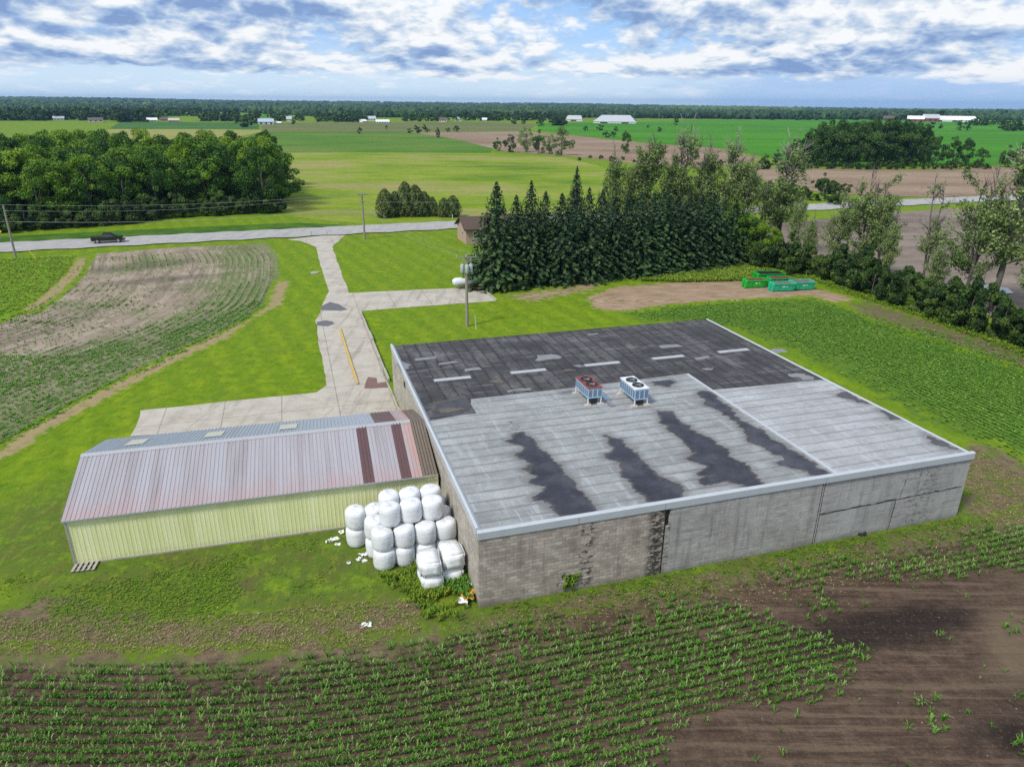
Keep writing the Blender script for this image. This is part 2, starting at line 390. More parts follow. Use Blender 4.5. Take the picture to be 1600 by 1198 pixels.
def field_mat(name, cols, scale=.02, stretch=(1, 1, 1), rot=0.0, streak=None, amt=.5):
    m, n, b = mat(name); p = n.map(n.pos(), scale=stretch, rot=rot)
    c = n.ramp(n.math('ADD', n.math('MULTIPLY', n.noise(p, scale, 6, .62), .65), n.math('MULTIPLY', n.noise(n.map(n.pos(), scale=(.3, 1, 1), rot=rot), scale * 6, 5, .65), .35)), [(.38, cols[0]), (.5, cols[1]), (.60, cols[2])])
    if streak: c = n.mix(n.math('MULTIPLY', n.step(n.noise(n.map(n.pos(), scale=(.05, 1, 1), rot=rot), scale * 4, 4, .6), .5, .66), amt), c, streak)
    c = n.mix(n.math('MULTIPLY', n.step(n.noise(n.pos(), .5, 5, .75), .45, .7), .45), c, tuple(x * .8 for x in cols[0]))
    n.put(b.inputs['Base Color'], c); b.inputs['Roughness'].default_value = 1; b.inputs['Specular IOR Level'].default_value = .1
    return m
m_hay = field_mat('hay_field', [(.085, .170, .010), (.195, .265, .018), (.290, .262, .100)], .026, (.60, 1, 1), R(-12), (.26, .215, .105), .75)
m_greenA = field_mat('young_crop', [(.050, .130, .012), (.078, .175, .016), (.150, .185, .045)], .02, (.4, 1, 1), R(-10), (.15, .19, .05), .3)
m_brown = field_mat('ploughed_field', [(.185, .125, .085), (.255, .185, .130), (.310, .235, .165)], .03, (.4, 1, 1), R(-15), (.16, .12, .08), .4)
m_pale = field_mat('ripening_field', [(.200, .225, .055), (.270, .265, .080), (.230, .250, .060)], .02)
m_deep = field_mat('dark_crop', [(.035, .105, .022), (.050, .130, .026), (.065, .150, .024)], .02)
m_olive = field_mat('rough_pasture', [(.095, .130, .035), (.130, .145, .050), (.165, .150, .075)], .02, (.4, 1, 1), 0, (.08, .16, .03), .4)
m_bright = field_mat('bright_crop', [(.038, .165, .006), (.052, .200, .008), (.085, .235, .012)], .006, (.4, 1, 1), R(5), (.042, .13, .012), .4)
m_mud = field_mat('wet_tilled_field', [(.115, .090, .075), (.190, .150, .125), (.250, .205, .170)], .05, (.4, 1, 1), R(-25), (.12, .10, .09), .4)

def concrete(name, cols, obj=False, joint=None):
    m, n, b = mat(name); p = n.obj() if obj else n.pos()
    c = n.ramp(n.noise(p, .5, 8, .68), [(.28, cols[0]), (.52, cols[1]), (.74, cols[2])])
    c = n.mix(n.math('MULTIPLY', n.step(n.noise(p, 3, 6, .7), .56, .8), .4), c, cols[0])
    c = n.mix(n.math('MULTIPLY', n.step(n.noise(n.map(p, scale=(3, .25, 1), rot=R(-15)), .35, 5, .65), .50, .70), .55), c, tuple(x * .66 for x in cols[0]))
    if joint:
        q = n.xyz(n.map(p, rot=joint[0]))
        for k, sp in ((0, joint[1]), (1, joint[2])):
            f = n.math('ABSOLUTE', n.math('SUBTRACT', n.math('FRACT', n.math('DIVIDE', q[k], sp)), .5))
            c = n.mix(n.math('MULTIPLY', n.math('LESS_THAN', f, .045 / sp), .5), c, (.12, .11, .09))
    vo = n.new('ShaderNodeTexVoronoi', feature='DISTANCE_TO_EDGE'); n.put(vo.inputs['Vector'], n.map(p, scale=(1, .6, 1), rot=.3)); vo.inputs['Scale'].default_value = .12
    vw = n.math('ADD', vo.outputs['Distance'], n.math('MULTIPLY', n.math('SUBTRACT', n.noise(p, 1.2, 4), .5), .05))
    c = n.mix(n.math('MULTIPLY', n.step(vw, .006, .002), .25), c, (.14, .13, .11))
    n.put(b.inputs['Base Color'], c); b.inputs['Roughness'].default_value = .9
    return m
m_conc = concrete('old_concrete', [(.32, .285, .235), (.42, .385, .33), (.485, .45, .39)], joint=(R(-17), 4.6, 4.6))
m_road = concrete('grey_asphalt', [(.27, .27, .275), (.335, .335, .335), (.385, .38, .375)])
m_patch = plain('dark_asphalt', (.115, .115, .125), .9, scale=2)
m_kerbc = plain('kerb_concrete', (.36, .34, .30), .9, scale=2, dirt=(.1, .1, .06))
m_yellow = plain('yellow_paint', (.52, .36, .075), .8, scale=3, dirt=(.4, .35, .26), dirt_amt=.8)
m_line = plain('worn_line_paint', (.55, .42, .18), .8)

# ------------------------------------------------------------------ the ground
ang = np.radians(np.linspace(-75, 75, 121)); rad = np.concatenate([[2], np.geomspace(8, 11000, 90)])
X = np.outer(rad, np.sin(ang)); Y = np.outer(rad, np.cos(ang)) - 12
i = np.arange(X.size).reshape(X.shape); q = np.stack([i[:-1, :-1], i[:-1, 1:], i[1:, 1:], i[1:, :-1]], -1).reshape(-1, 4)[:, ::-1]
tag(link('ground', np_mesh('ground', np.c_[X.ravel(), Y.ravel(), terrain(X, Y).ravel()], [q], smooth=True), m_lawn), kind='structure')

TH = R(17.1); A0 = np.array([-1.5628, 29.8661]); EU = np.array([math.cos(TH), math.sin(TH)]); EV = np.array([-math.sin(TH), math.cos(TH)])
def UV(u, v): p = A0 + EU * u + EV * v; return (float(p[0]), float(p[1]))
def toUV(P): d = np.asarray(P) - A0; return np.c_[d @ EU, d @ EV]

# the far fields, then the road and the yard
Z = .012
far = [('hay_field', m_hay, [(425, 239), (600, 238), (765, 240), (880, 246), (945, 262), (1010, 300), (1010, 332), (715, 342), (590, 352), (470, 340), (440, 330), (350, 300), (350, 240)]),
       ('crop_field', m_greenA, [(405, 206), (640, 206), (700, 216), (772, 232), (766, 239), (440, 238.3), (330, 238)]),
       ('ploughed_field', m_brown, [(640, 207), (810, 205.5), (905, 213), (1010, 224), (1120, 232), (1190, 250), (1100, 262), (1000, 256), (905, 246), (790, 237), (705, 216)]),
       ('grain_field', m_pale, [(170, 202), (300, 202), (404, 203), (412, 206), (330, 222), (330, 236), (150, 236)]),
       ('dark_field', m_deep, [(190, 190.5), (405, 192), (404, 202.5), (170, 201.5)]),
       ('pasture', m_olive, [(408, 192.5), (560, 191.5), (760, 191), (840, 194), (820, 205), (640, 206), (410, 205)]),
       ('bright_field', m_bright, [(838, 193), (1000, 190), (1100, 187.5), (1300, 187), (1440, 188.5), (1640, 190), (1640, 258), (1250, 256), (1130, 232), (1010, 223), (905, 212.5), (842, 204)]),
       ('tilled_field', m_brown, [(1130, 262), (1250, 264), (1420, 266), (1640, 260), (1640, 304), (1450, 309), (1290, 303), (1180, 280)]),
       ('wet_field', m_mud, [(1190, 352), (1400, 332), (1640, 317), (1700, 560), (1560, 500), (1480, 470), (1380, 440), (1280, 418), (1190, 400)]),
       ('far_field', m_bright, [(335, 178.5), (420, 178.5), (420, 184), (335, 184)]),
       ('far_field', m_bright, [(228, 172), (255, 172), (275, 184), (228, 182)])]
for k, (nm, mt, pts) in enumerate(far):
    sheet(nm, G2(pts), Z + .012 * k, mt, .8, 12, k)
DF = []   # roads: straight concession road, right of way climbing to the north-east
RD = np.array([math.cos(R(20.6)), math.sin(R(20.6))]); RN = np.array([-RD[1], RD[0]])
Q0 = np.array([-47.9, 134.1])
def road_pt(s, w): p = Q0 + RD * s + RN * w + RN * (-.000022 * s * s if s > 0 else 0); return p
ss = np.linspace(-160, 330, 60)
def strip(name, w0, w1, z, mt, s0=-160, s1=330):
    ss = np.linspace(s0, s1, 50); return sheet(name, [road_pt(s, w0) for s in ss] + [road_pt(s, w1) for s in ss[::-1]], z, mt)
m_gravel = plain('road_gravel', (.34, .32, .285), .95, scale=1.2, var=.3)
sheet('road_shoulder', [road_pt(s, -1.0 + .5 * math.sin(s * .7)) for s in np.linspace(-160, 330, 200)] + [road_pt(s, 8.8 + .4 * math.sin(s * .9)) for s in np.linspace(330, -160, 200)], .165, m_gravel)
strip('road', 0, 7.9, .172, m_road)
strip('road_marking', 3.8, 3.98, .178, m_line)
sheet('ditch_bank', [road_pt(s, 9.0) for s in np.linspace(-160, 18, 40)] + [road_pt(s, 16 if s < 8 else 16 - (s - 8) * .6) for s in np.linspace(18, -160, 40)], .17, field_mat('ditch_grass', [(.03, .085, .010), (.05, .12, .012), (.075, .15, .014)], .2), .8, 4)

drive = [(448, 374.5), (470, 377), (493, 386), (513, 456), (493, 501), (509, 602), (495, 613), (220, 641), (206, 681), (640, 652), (622, 635), (607, 596), (560, 486), (775, 470), (760, 457), (739, 449), (545, 458), (519, 386), (540, 367), (552, 363)]
sheet('concrete_driveway', G2(drive), .02, m_conc, .22, 1.2)
sheet('asphalt_patch', G2([(503, 478), (516, 472), (530, 476), (541, 482), (545, 484), (534, 486), (502, 485)]), .026, m_patch, .3, 1.0)
sheet('asphalt_patch', G2([(494, 503), (508, 501), (518, 502.5), (521, 506), (512, 510), (495, 509)]), .026, m_patch, .2, 1.0)
sheet('rusty_puddle', G2([(571, 596), (575, 589), (588, 591), (590, 599), (603, 597), (606, 606), (569, 607)]), .026, plain('rusty_mud', (.17, .075, .045), .35, scale=1, var=.5, dirt=(.10, .09, .04)), .15, .8)

# crop field across the drive, its pale track, the meadow
fieldL = G2([(70, 470), (118, 420), (133, 402), (160, 396), (280, 386), (357, 383), (416, 380), (434, 402), (436, 440), (420, 476), (350, 525), (297, 549), (224, 585), (140, 628), (87, 657), (0, 712), (-160, 800), (-160, 520), (0, 500)])
lf = soft_sheet('left_crop_field', fieldL, .008, m_tan, 1.2, .8)
rim_ = G2([(412, 384), (432, 402), (433, 440), (418, 476), (350, 522), (297, 546), (224, 581), (140, 624), (87, 652), (0, 706), (-160, 790), (-400, 900)])
kk = np.concatenate([[0], np.cumsum(np.hypot(*np.diff(rim_, axis=0).T))]); sx = np.arange(0, kk[-1], .8); rim_ = np.c_[np.interp(sx, kk, rim_[:, 0]), np.interp(sx, kk, rim_[:, 1])]
for _ in range(60): rim_[1:-1] = (rim_[:-2] + rim_[1:-1] * 2 + rim_[2:]) / 4
co = np.empty(len(lf.data.vertices) * 3, np.float32); lf.data.vertices.foreach_get('co', co); co = co.reshape(-1, 3)[:, :2]
dd_ = np.hypot(co[:, None, 0] - rim_[None, :, 0], co[:, None, 1] - rim_[None, :, 1]); near_ = dd_.argmin(1)
for nm_, v_ in (('rowd', seg_dist(co, rim_)), ('rows', near_ * .8)):
    a_ = lf.data.attributes.new(nm_, 'FLOAT', 'POINT'); a_.data.foreach_set('value', v_.astype(np.float32))
trk = G2([(437, 440), (424, 476), (352, 527), (299, 551), (226, 588), (142, 632), (89, 661), (0, 718), (-100, 775)])
tn_ = np.gradient(trk, axis=0); tn_ = np.c_[-tn_[:, 1], tn_[:, 0]] / np.hypot(tn_[:, 0], tn_[:, 1])[:, None]; tn_ *= np.sign(tn_[:, 1:2])
soft_sheet('worn_track', np.r_[trk + tn_ * 1.25, (trk - tn_ * .25)[::-1]], .012, m_track, 1.0, .3)
soft_sheet('rough_meadow', G2([(-200, 425), (0, 403), (120, 398), (133, 402), (116, 420), (80, 455), (42, 481), (0, 498), (-200, 540)]), .013, m_meadow, 1.5, 1.2)
soft_sheet('dry_bank', G2([(136, 402), (122, 404), (108, 424), (74, 457), (40, 482), (50, 488), (84, 466), (122, 430)]), .017, m_track, 1.0, .6)
soft_sheet('bare_yard', G2([(918, 462), (960, 449), (1060, 441), (1160, 438), (1270, 449), (1330, 466), (1362, 481), (1345, 484), (1270, 462), (1150, 468), (1060, 474), (975, 486), (930, 482)]), .010, m_yard, 1.6, .7)
soft_sheet('worn_strip', G2([(925, 441), (880, 452), (800, 462), (830, 470), (890, 458), (930, 450)]), .015, m_yard, 3.5, .8)
fieldR = G2([(968, 487), (1060, 476), (1150, 470), (1270, 466), (1340, 487), (1440, 510), (1540, 536), (1700, 590), (1700, 770), (1556, 706), (1372, 614), (1252, 553), (1138, 510), (1000, 500)])
soft_sheet('right_crop_field', fieldR, .008, m_under, 4.0, .8)
soft_sheet('dry_headland', G2([(1330, 476), (1360, 472), (1440, 500), (1540, 532), (1700, 585), (1700, 610), (1540, 553), (1440, 522), (1345, 490)]), .013, m_dry, 2.2, .6)
soft_sheet('dry_headland', G2([(1500, 700), (1530, 690), (1660, 750), (1700, 850), (1560, 830), (1500, 800)]), .012, m_dry, 2.4, .6)
soft_sheet('dry_ground', G2([(-80, 975), (20, 950), (110, 925), (150, 950), (240, 972), (420, 978), (540, 972), (620, 940), (655, 935), (700, 985), (640, 1030), (560, 1050), (-80, 1060)]), .010, m_dry, 1.4, .25)
row0 = []      # the front field's first row: straight along the wall, bending level towards the left
p = np.array(UV(34, -1.7)); hd = 17.1
while p[0] > -48:
    row0.append(p.copy()); s = (p - np.array(UV(0, -1.7))) @ EU
    hd = 17.1 if s > -1 else max(-1.0, 17.1 + (s + 1) * 1.15)
    p = p - .25 * np.array([math.cos(R(hd)), math.sin(R(hd))])
row0 = np.array(row0[::-1]); tg = np.gradient(row0, axis=0); tg /= np.linalg.norm(tg, axis=1)[:, None]; nr = np.c_[tg[:, 1], -tg[:, 0]]
front = np.r_[row0 + nr * .3, np.array([[48, 47], [48, 10], [-50, 10]])]
soft_sheet('front_crop_field', front, .016, m_soil, 2.6, .25)

# ------------------------------------------------------------------ the concrete-block warehouse
WL, WD, WT, ZR = 30.9, 30.2, 4.13, 4.35
def uvz(px, py, z=ZR): return tuple(toUV([g(px, py, z)[:2]])[0])
def wall_mat(name, cols, axis, block=True, streaks=(), stain=.5, pale=None):
    m, n, b = mat(name); o = n.xyz(n.obj()); w = n.comb(o[axis], o[2])
    c = n.ramp(n.noise(w, .55, 7, .68), [(.3, cols[0]), (.5, cols[1]), (.72, cols[2])])
    c = n.mix(n.math('MULTIPLY', n.step(n.noise(n.map(w, scale=(2.2, .22, 1)), 1.1, 5, .65), .48, .72), stain), c, tuple(x * .55 for x in cols[0]))
    if block:
        br = n.new('ShaderNodeTexBrick'); n.put(br.inputs['Vector'], w); br.inputs['Scale'].default_value = 1
        br.inputs['Brick Width'].default_value = .4; br.inputs['Row Height'].default_value = .2; br.inputs['Mortar Size'].default_value = .014; br.inputs['Mortar Smooth'].default_value = .3
        br.inputs['Color1'].default_value = (.70, .67, .63, 1); br.inputs['Color2'].default_value = (1.22, 1.18, 1.13, 1); br.inputs['Mortar'].default_value = (.62, .59, .56, 1); br.inputs['Bias'].default_value = -.1
        c = n.mix(.85 if block is True else block, c, n.mix(1.0, c, br.outputs['Color'], 'MULTIPLY'))
        c = n.mix(n.math('MULTIPLY', n.step(n.noise(n.map(w, scale=(.55, 5, 1)), 1.0, 5, .7), .5, .66), .5), c, tuple(x * .58 for x in cols[0]))
        bn = n.new('ShaderNodeBump'); bn.inputs['Strength'].default_value = .35; bn.inputs['Distance'].default_value = .02; bn.invert = True
        n.put(bn.inputs['Height'], br.outputs['Fac']); n.l.new(bn.outputs[0], b.inputs['Normal'])
    for (u, wd, amt, lo) in streaks:     # black mould down from the roof edge
        f = n.step(n.math('ABSOLUTE', n.math('SUBTRACT', o[axis], u)), wd, wd * .25)
        k = n.step(n.noise(n.map(w, scale=(2.4, 4.6, 1)), 1.0, 4, .75), lo, lo + .1)
        c = n.mix(n.math('MULTIPLY', n.math('MULTIPLY', f, k), amt), c, (.012, .011, .010))
    if pale:
        for (u, wd) in pale:
            f = n.math('MULTIPLY', n.step(n.math('ABSOLUTE', n.math('SUBTRACT', o[axis], u)), wd, 0), n.step(n.noise(n.map(w, scale=(6, .8, 1)), 1.2, 4, .7), .52, .62))
            c = n.mix(n.math('MULTIPLY', f, .6), c, (.42, .41, .39))
    base = n.math('MULTIPLY', n.step(n.math('ADD', o[2], n.math('MULTIPLY', n.noise(w, 1.5, 5, .7), .7)), .75, .35), .45)
    c = n.mix(base, c, (.085, .085, .06))
    n.put(b.inputs['Base Color'], c); b.inputs['Roughness'].default_value = .95; return m
u1 = uvz(1043, 797, WT)[0]; u2 = uvz(1291, 757, WT)[0]; us = uvz(921, 817, WT)[0]
FU = lambda px, py: None
wh = thing('warehouse', 'large flat roofed grey concrete block warehouse with dark stained roof patches', 'warehouse', (A0[0], A0[1], 0), TH)
m_wA = wall_mat('brown_grey_block', [(.285, .245, .205), (.42, .375, .325), (.52, .475, .42)], 0, True, [(us, .75, .9, .50), (u1 - .35, .8, .9, .42)])
m_wB = wall_mat('parged_block', [(.27, .258, .244), (.37, .358, .340), (.45, .44, .422)], 0, .45, [(u1 + .25, .25, .7, .5)], .6, [(u1 + 3.2, 1.3), (u2 - 4, 1.6)])
m_wC = wall_mat('cast_panel', [(.265, .258, .246), (.36, .352, .338), (.43, .422, .408)], 0, .12, [(27.6, 1.6, .5, .5)], .5, [(22, 2)])
m_wL = wall_mat('pale_block', [(.34, .315, .275), (.43, .40, .355), (.50, .47, .42)], 1, .6, [], .45)
m_void = plain('dark_void', (.030, .028, .026), .9)
t = .3
front_a = MB().box(0, 0, 0, u1, t, WT).build('front_wall', m_wA, wh)
front_b = MB().box(u1 + .32, .003, 0, u2, t, WT).box(u1 + .12, .02, 0, u1 + .318, t, WT - 1.15).build('front_wall', m_wB, wh)
MB().box(u1 + .002, .15, 0, u1 + .318, t - .01, WT).build('wall_gap', m_void, wh)
front_c = MB().box(u2 + .26, .05, 0, WL, t, WT).build('front_wall', m_wC, wh)
tag(front_a, 'brown grey block front wall section with black mould streaks'); tag(front_b, 'smoother parged grey front wall section'); tag(front_c, 'cast concrete front wall section split by dark cracks')
MB().box(u2 + .002, .11, 0, u2 + .10, t, WT).box(u2 + .16, .11, 0, u2 + .258, t, WT).build('wall_joint', m_void, wh)
MB().box(u2 + .10, .03, 0, u2 + .16, t, WT).build('joint_post', m_wC, wh)
def crack(pts, w, y, name='crack'):
    mb = MB(); P = []
    for (a, b) in zip(pts[:-1], pts[1:]):
        k = max(2, int(math.dist(a, b) / .35)); P += [(a[0] + (b[0] - a[0]) * i / k, a[1] + (b[1] - a[1]) * i / k) for i in range(k)]
    P.append(pts[-1]); vert = abs(pts[0][0] - pts[-1][0]) < abs(pts[0][1] - pts[-1][1])
    P = [(x + random.uniform(-.03, .03) * vert, z + random.uniform(-.03, .03) * (not vert)) for x, z in P]
    for (a, b) in zip(P[:-1], P[1:]):
        wa = w * random.uniform(.5, 1.3)
        mb.add([(a[0], y, a[1]), (b[0], y, b[1]), (b[0] + wa * vert, y, b[1] + wa * (not vert)), (a[0] + wa * vert, y, a[1] + wa * (not vert))], [(0, 1, 2, 3)])
    return mb.build(name, m_void, front_c)
crack([(u2 + .26, 1.95), (WL - .2, 2.15)], .085, .046); 
uc = uvz(1400, 785, 2)[0]; crack([(uc, .02), (uc + .12, 2.02)], .07, .046)
crack([(u2 + 5.9, 2.15), (u2 + 6.0, 3.4)], .03, .046)
MB().box(0, t, 0, t, WD, WT).build('side_wall', m_wL, wh)
MB().box(WL - t, t, 0, WL, WD, WT).build('side_wall', m_wC, wh)
MB().box(t, WD - t, 0, WL - t, WD, WT).build('back_wall', m_wL, wh)
ventu = MB().box(-.05, uvz(632, 607, 3.2)[1] - .25, 3.3, -.002, uvz(632, 607, 3.2)[1] + .25, 3.75).build('wall_vent', m_void, wh)

GRP = {}
def roof_mat(name, cols, seam_axis, pitch, seam, xstain, wet=0.0):
    gt = bpy.data.node_groups.new(name, 'ShaderNodeTree'); gt.interface.new_socket('Color', in_out='OUTPUT', socket_type='NodeSocketColor'); GRP[name] = gt
    n = NB(gt); P = n.obj(); o = n.xyz(P)
    wob = n.math('MULTIPLY', n.math('SUBTRACT', n.noise(P, .8, 4), .5), .16)
    q = n.math('DIVIDE', n.math('ADD', o[seam_axis], wob), pitch)
    idx = n.math('FLOOR', q); fr = n.math('FRACT', q)
    wn = n.new('ShaderNodeTexWhiteNoise', noise_dimensions='1D'); n.put(wn.inputs['W'], idx)
    sc = (1, .22, 1) if seam_axis == 0 else (.22, 1, 1)
    f = n.math('ADD', n.math('MULTIPLY', n.noise(P, .32, 7, .68), .62), n.math('MULTIPLY', n.noise(n.map(P, scale=sc), 1.6, 6, .68), .38))
    f = n.math('ADD', f, n.math('MULTIPLY', n.math('SUBTRACT', wn.outputs['Value'], .5), .06))
    c = n.ramp(f, [(.34, cols[0]), (.5, cols[1]), (.66, cols[2])])
    grime = n.step(n.noise(n.map(P, scale=(1, 1, 1)), .9, 6, .7), .5, .7)
    c = n.mix(n.math('MULTIPLY', grime, .38), c, xstain)
    c = n.mix(n.math('MULTIPLY', n.step(n.noise(n.map(P, scale=(1, 1.6, 1)), 3.2, 5, .75), .54, .70), .40), c, cols[2])
    c = n.mix(n.math('MULTIPLY', n.step(n.noise(P, 4.5, 4, .75), .50, .36), .45), c, xstain)
    # grey drag marks across the sheets
    c = n.mix(n.math('MULTIPLY', n.step(n.noise(n.map(P, scale=(.25, 2.6, 1) if seam_axis == 0 else (2.4, .3, 1)), .8, 5, .7), .53, .64), .60), c, cols[2])
    sl = n.math('MULTIPLY', n.step(n.math('ABSOLUTE', n.math('SUBTRACT', fr, .5)), .40, .49), n.step(n.noise(P, .7, 4, .7), .25, .52))
    bandw = n.math('MULTIPLY', n.step(n.math('ABSOLUTE', n.math('SUBTRACT', fr, .5)), .18, .5), n.step(n.noise(P, .35, 5, .7), .42, .62))
    c = n.mix(n.math('MULTIPLY', bandw, .5), c, xstain)
    c = n.mix(n.math('MULTIPLY', sl, .85), c, seam)
    q2 = n.math('FRACT', n.math('ADD', n.math('DIVIDE', o[1 - seam_axis], pitch * 3.6), n.math('MULTIPLY', wn.outputs['Value'], 3)))
    s2 = n.math('MULTIPLY', n.step(n.math('ABSOLUTE', n.math('SUBTRACT', q2, .5)), .475, .495), .5 if seam_axis == 0 else .12)
    c = n.mix(s2, c, seam)
    n.put(n.new('NodeGroupOutput').inputs[0], c)
    m, n, b = mat(name); q = n.new('ShaderNodeGroup'); q.node_tree = gt; n.put(b.inputs['Base Color'], q.outputs[0]); b.inputs['Roughness'].default_value = .85
    bn = n.new('ShaderNodeBump'); bn.inputs['Strength'].default_value = .3; bn.inputs['Distance'].default_value = .05
    n.put(bn.inputs['Height'], n.noise(n.obj(), 1.2, 5, .6)); n.l.new(bn.outputs[0], b.inputs['Normal'])
    return m
m_tar = roof_mat('weathered_tar', [(.022, .021, .024), (.046, .044, .047), (.140, .137, .138)], 0, 1.02, (.012, .012, .014), (.022, .021, .023))
m_memA = roof_mat('grey_membrane', [(.165, .172, .175), (.270, .285, .292), (.365, .385, .395)], 1, 1.0, (.135, .140, .145), (.185, .185, .180))
m_memB = roof_mat('pale_membrane', [(.225, .232, .242), (.335, .346, .362), (.42, .435, .452)], 1, 1.0, (.175, .180, .186), (.235, .230, .235))
m_metal = plain('pale_flashing', (.52, .55, .58), .45, .25, .08, 1.5, dirt=(.36, .38, .40), dirt_amt=.3)
roof = MB().box(.02, .02, ZR - .2, WL - .02, WD - .02, ZR).build('roof', m_tar, wh)
def roof_sheet(name, pts, z, mt, jit=0.0, step=.5, seed=0, parent=None):
    pts = np.asarray(pts, float); out = []
    for a, b in zip(pts, np.roll(pts, -1, 0)):
        k = max(1, int(np.hypot(*(b - a)) / step)); out += [a + (b - a) * i / k for i in range(k)]
    out = np.array(out)
    if jit:
        c = out.copy(); out[:, 0] += (vnoise(c[:, 0], c[:, 1], step * 1.7, seed) - .5) * 2 * jit * 1.6; out[:, 1] += (vnoise(c[:, 0], c[:, 1], step * 1.3, seed + 5) - .5) * 2 * jit * .6
    me = bpy.data.meshes.new(name); bm = bmesh.new(); f = bm.faces.new([bm.verts.new((x, y, z)) for x, y in out]); bm.normal_update()
    if f.normal.z < 0: f.normal_flip()
    bmesh.ops.triangulate(bm, faces=[f]); bm.to_mesh(me); bm.free()
    return link(name, me, mt, parent if parent is not None else roof)
US = 21.2
roof_sheet('membrane', [(.25, .25), (US, .25), (US, 17.1), (11.7, 16.75), (3.75, 16.68), (3.5, 15.8), (3.25, 14.5), (.25, 13.95)], ZR + .006, m_memA)
roof_sheet('membrane', [(US + .002, .25), (WL - .12, .25), (WL - .12, 12.9), (US + .002, 13.4)], ZR + .03, m_memB)
mb = MB().box(US - .09, .3, ZR + .004, US + .09, 17.1, ZR + .07)
mb.build('roof_kerb', m_metal, roof)
mb = MB()
for (a, b) in zip([(3.75, 16.75), (11.7, 16.82)], [(11.7, 16.82), (US, 17.17)]):
    mb.add([(a[0], a[1] - .08, ZR + .012), (b[0], b[1] - .08, ZR + .012), (b[0], b[1] + .05, ZR + .012), (a[0], a[1] + .05, ZR + .012)], [(0, 1, 2, 3)])
mb.add([(US + .1, 13.34, ZR + .036), (WL - .12, 12.85, ZR + .036), (WL - .12, 13.1, ZR + .036), (US + .1, 13.6, ZR + .036)], [(0, 1, 2, 3)])
mb.build('seam_strip', m_memB, roof)
def wet_mat(name, under, wet=1.0):
    """rain water lying on the felt: pale felt, a damp halo, then dark water; 'edge' is metres inside the outline"""
    m, n, b = mat(name); P = n.obj(); o = n.xyz(P)
    wn = n.new('ShaderNodeTexWhiteNoise', noise_dimensions='1D'); n.put(wn.inputs['W'], n.math('FLOOR', n.math('MULTIPLY', o[1], 1.0)))
    lap = n.math('SUBTRACT', n.math('FRACT', o[1]), .5)
    d = n.math('ADD', n.attr('edge'), n.math('MULTIPLY', n.math('SUBTRACT', n.noise(n.map(P, scale=(.55, 1.5, 1)), .75, 6, .66), .5), 1.7))
    d = n.math('ADD', d, n.math('MULTIPLY', n.math('ABSOLUTE', lap), -.14))
    c = n.mix(n.math('MULTIPLY', n.step(d, -.75, -.05), .60), under(n), (.125, .12, .118))
    c = n.mix(n.math('MULTIPLY', n.step(d, -.12, -.02), .85), c, (.050, .047, .047))
    f = n.step(d, .02, .13)
    w = n.ramp(n.noise(P, .55, 6, .7), [(.3, (.014, .014, .021)), (.5, (.027, .026, .037)), (.70, (.064, .060, .074))])
    c = n.mix(n.math('MULTIPLY', f, wet), c, w)
    n.put(b.inputs['Base Color'], c); n.put(b.inputs['Roughness'], n.mix(f, (.85, .85, .85), n.ramp(n.noise(P, .9, 4), [(.35, (.2, .2, .2)), (.6, (.5, .5, .5))]))); b.inputs['Specular IOR Level'].default_value = .35
    return m
def felt(group):
    def u(n): q = n.new('ShaderNodeGroup'); q.node_tree = group; return q.outputs[0]
    return u
m_wetA, m_wetB, m_wetT = wet_mat('water_on_grey_felt', felt(GRP['grey_membrane'])), wet_mat('water_on_pale_felt', felt(GRP['pale_membrane']), .35), wet_mat('water_on_tar', felt(GRP['weathered_tar']), .5)
m_wetE = m_tarp = plain('grey_felt_patch', (.20, .20, .215), .8, scale=2, var=.3)
def pool(pts, k, mt=None, z=.012, grow=0.0, clip=None):
    P = np.array([uvz(x, y) for x, y in pts]); st_ = .14; x0, y0 = P.min(0) - 1; x1, y1 = P.max(0) + 1
    clip = clip or (.3, US - .1, .36, 17)
    if clip: x0, x1, y0, y1 = max(x0, clip[0]), min(x1, clip[1]), max(y0, clip[2]), min(y1, clip[3])
    xs = np.arange(x0, x1, st_); ys = np.arange(y0, y1, st_); X_, Y_ = np.meshgrid(xs, ys); Q = np.c_[X_.ravel(), Y_.ravel()]
    d = edge_dist(Q, P) * np.where(inside(Q, P), 1, -1) + grow; i_ = np.arange(len(Q)).reshape(len(ys), len(xs))
    q = np.stack([i_[:-1, :-1], i_[:-1, 1:], i_[1:, 1:], i_[1:, :-1]], -1).reshape(-1, 4); q = q[(d[q] > -1.5).any(1)]
    us_ = np.unique(q); rem = np.zeros(len(Q), int); rem[us_] = np.arange(len(us_))
    me = np_mesh('puddle', np.c_[Q[us_], np.full(len(us_), ZR + z + .0012 * k)], [rem[q]])
    at_ = me.attributes.new('edge', 'FLOAT', 'POINT'); at_.data.foreach_set('value', np.clip(d[us_], -1.6, 1.5).astype(np.float32))
    return link('puddle', me, mt or m_wetA, roof)
pool([(803, 680), (816, 677), (831, 684), (844, 699), (869, 720), (887, 742), (903, 758), (925, 786), (931, 799), (919, 803), (875, 808), (862, 796), (856, 780), (834, 777), (850, 761), (828, 752), (840, 744), (820, 734), (835, 724), (806, 711), (818, 699), (794, 690)], 0, grow=.02)
pool([(944, 680), (959, 682), (975, 689), (1000, 714), (1025, 739), (1050, 753), (1069, 763), (1059, 780), (1034, 786), (1012, 780), (997, 767), (972, 746), (966, 724), (945, 710), (959, 704)], 1, grow=-.02)
pool([(1027, 642), (1048, 643), (1069, 662), (1089, 676), (1113, 686), (1131, 700), (1148, 717), (1179, 734), (1189, 758), (1172, 762), (1137, 755), (1100, 759), (1096, 751), (1117, 741), (1093, 741), (1100, 727), (1069, 717), (1086, 707), (1062, 686), (1034, 662)], 2, grow=.0)
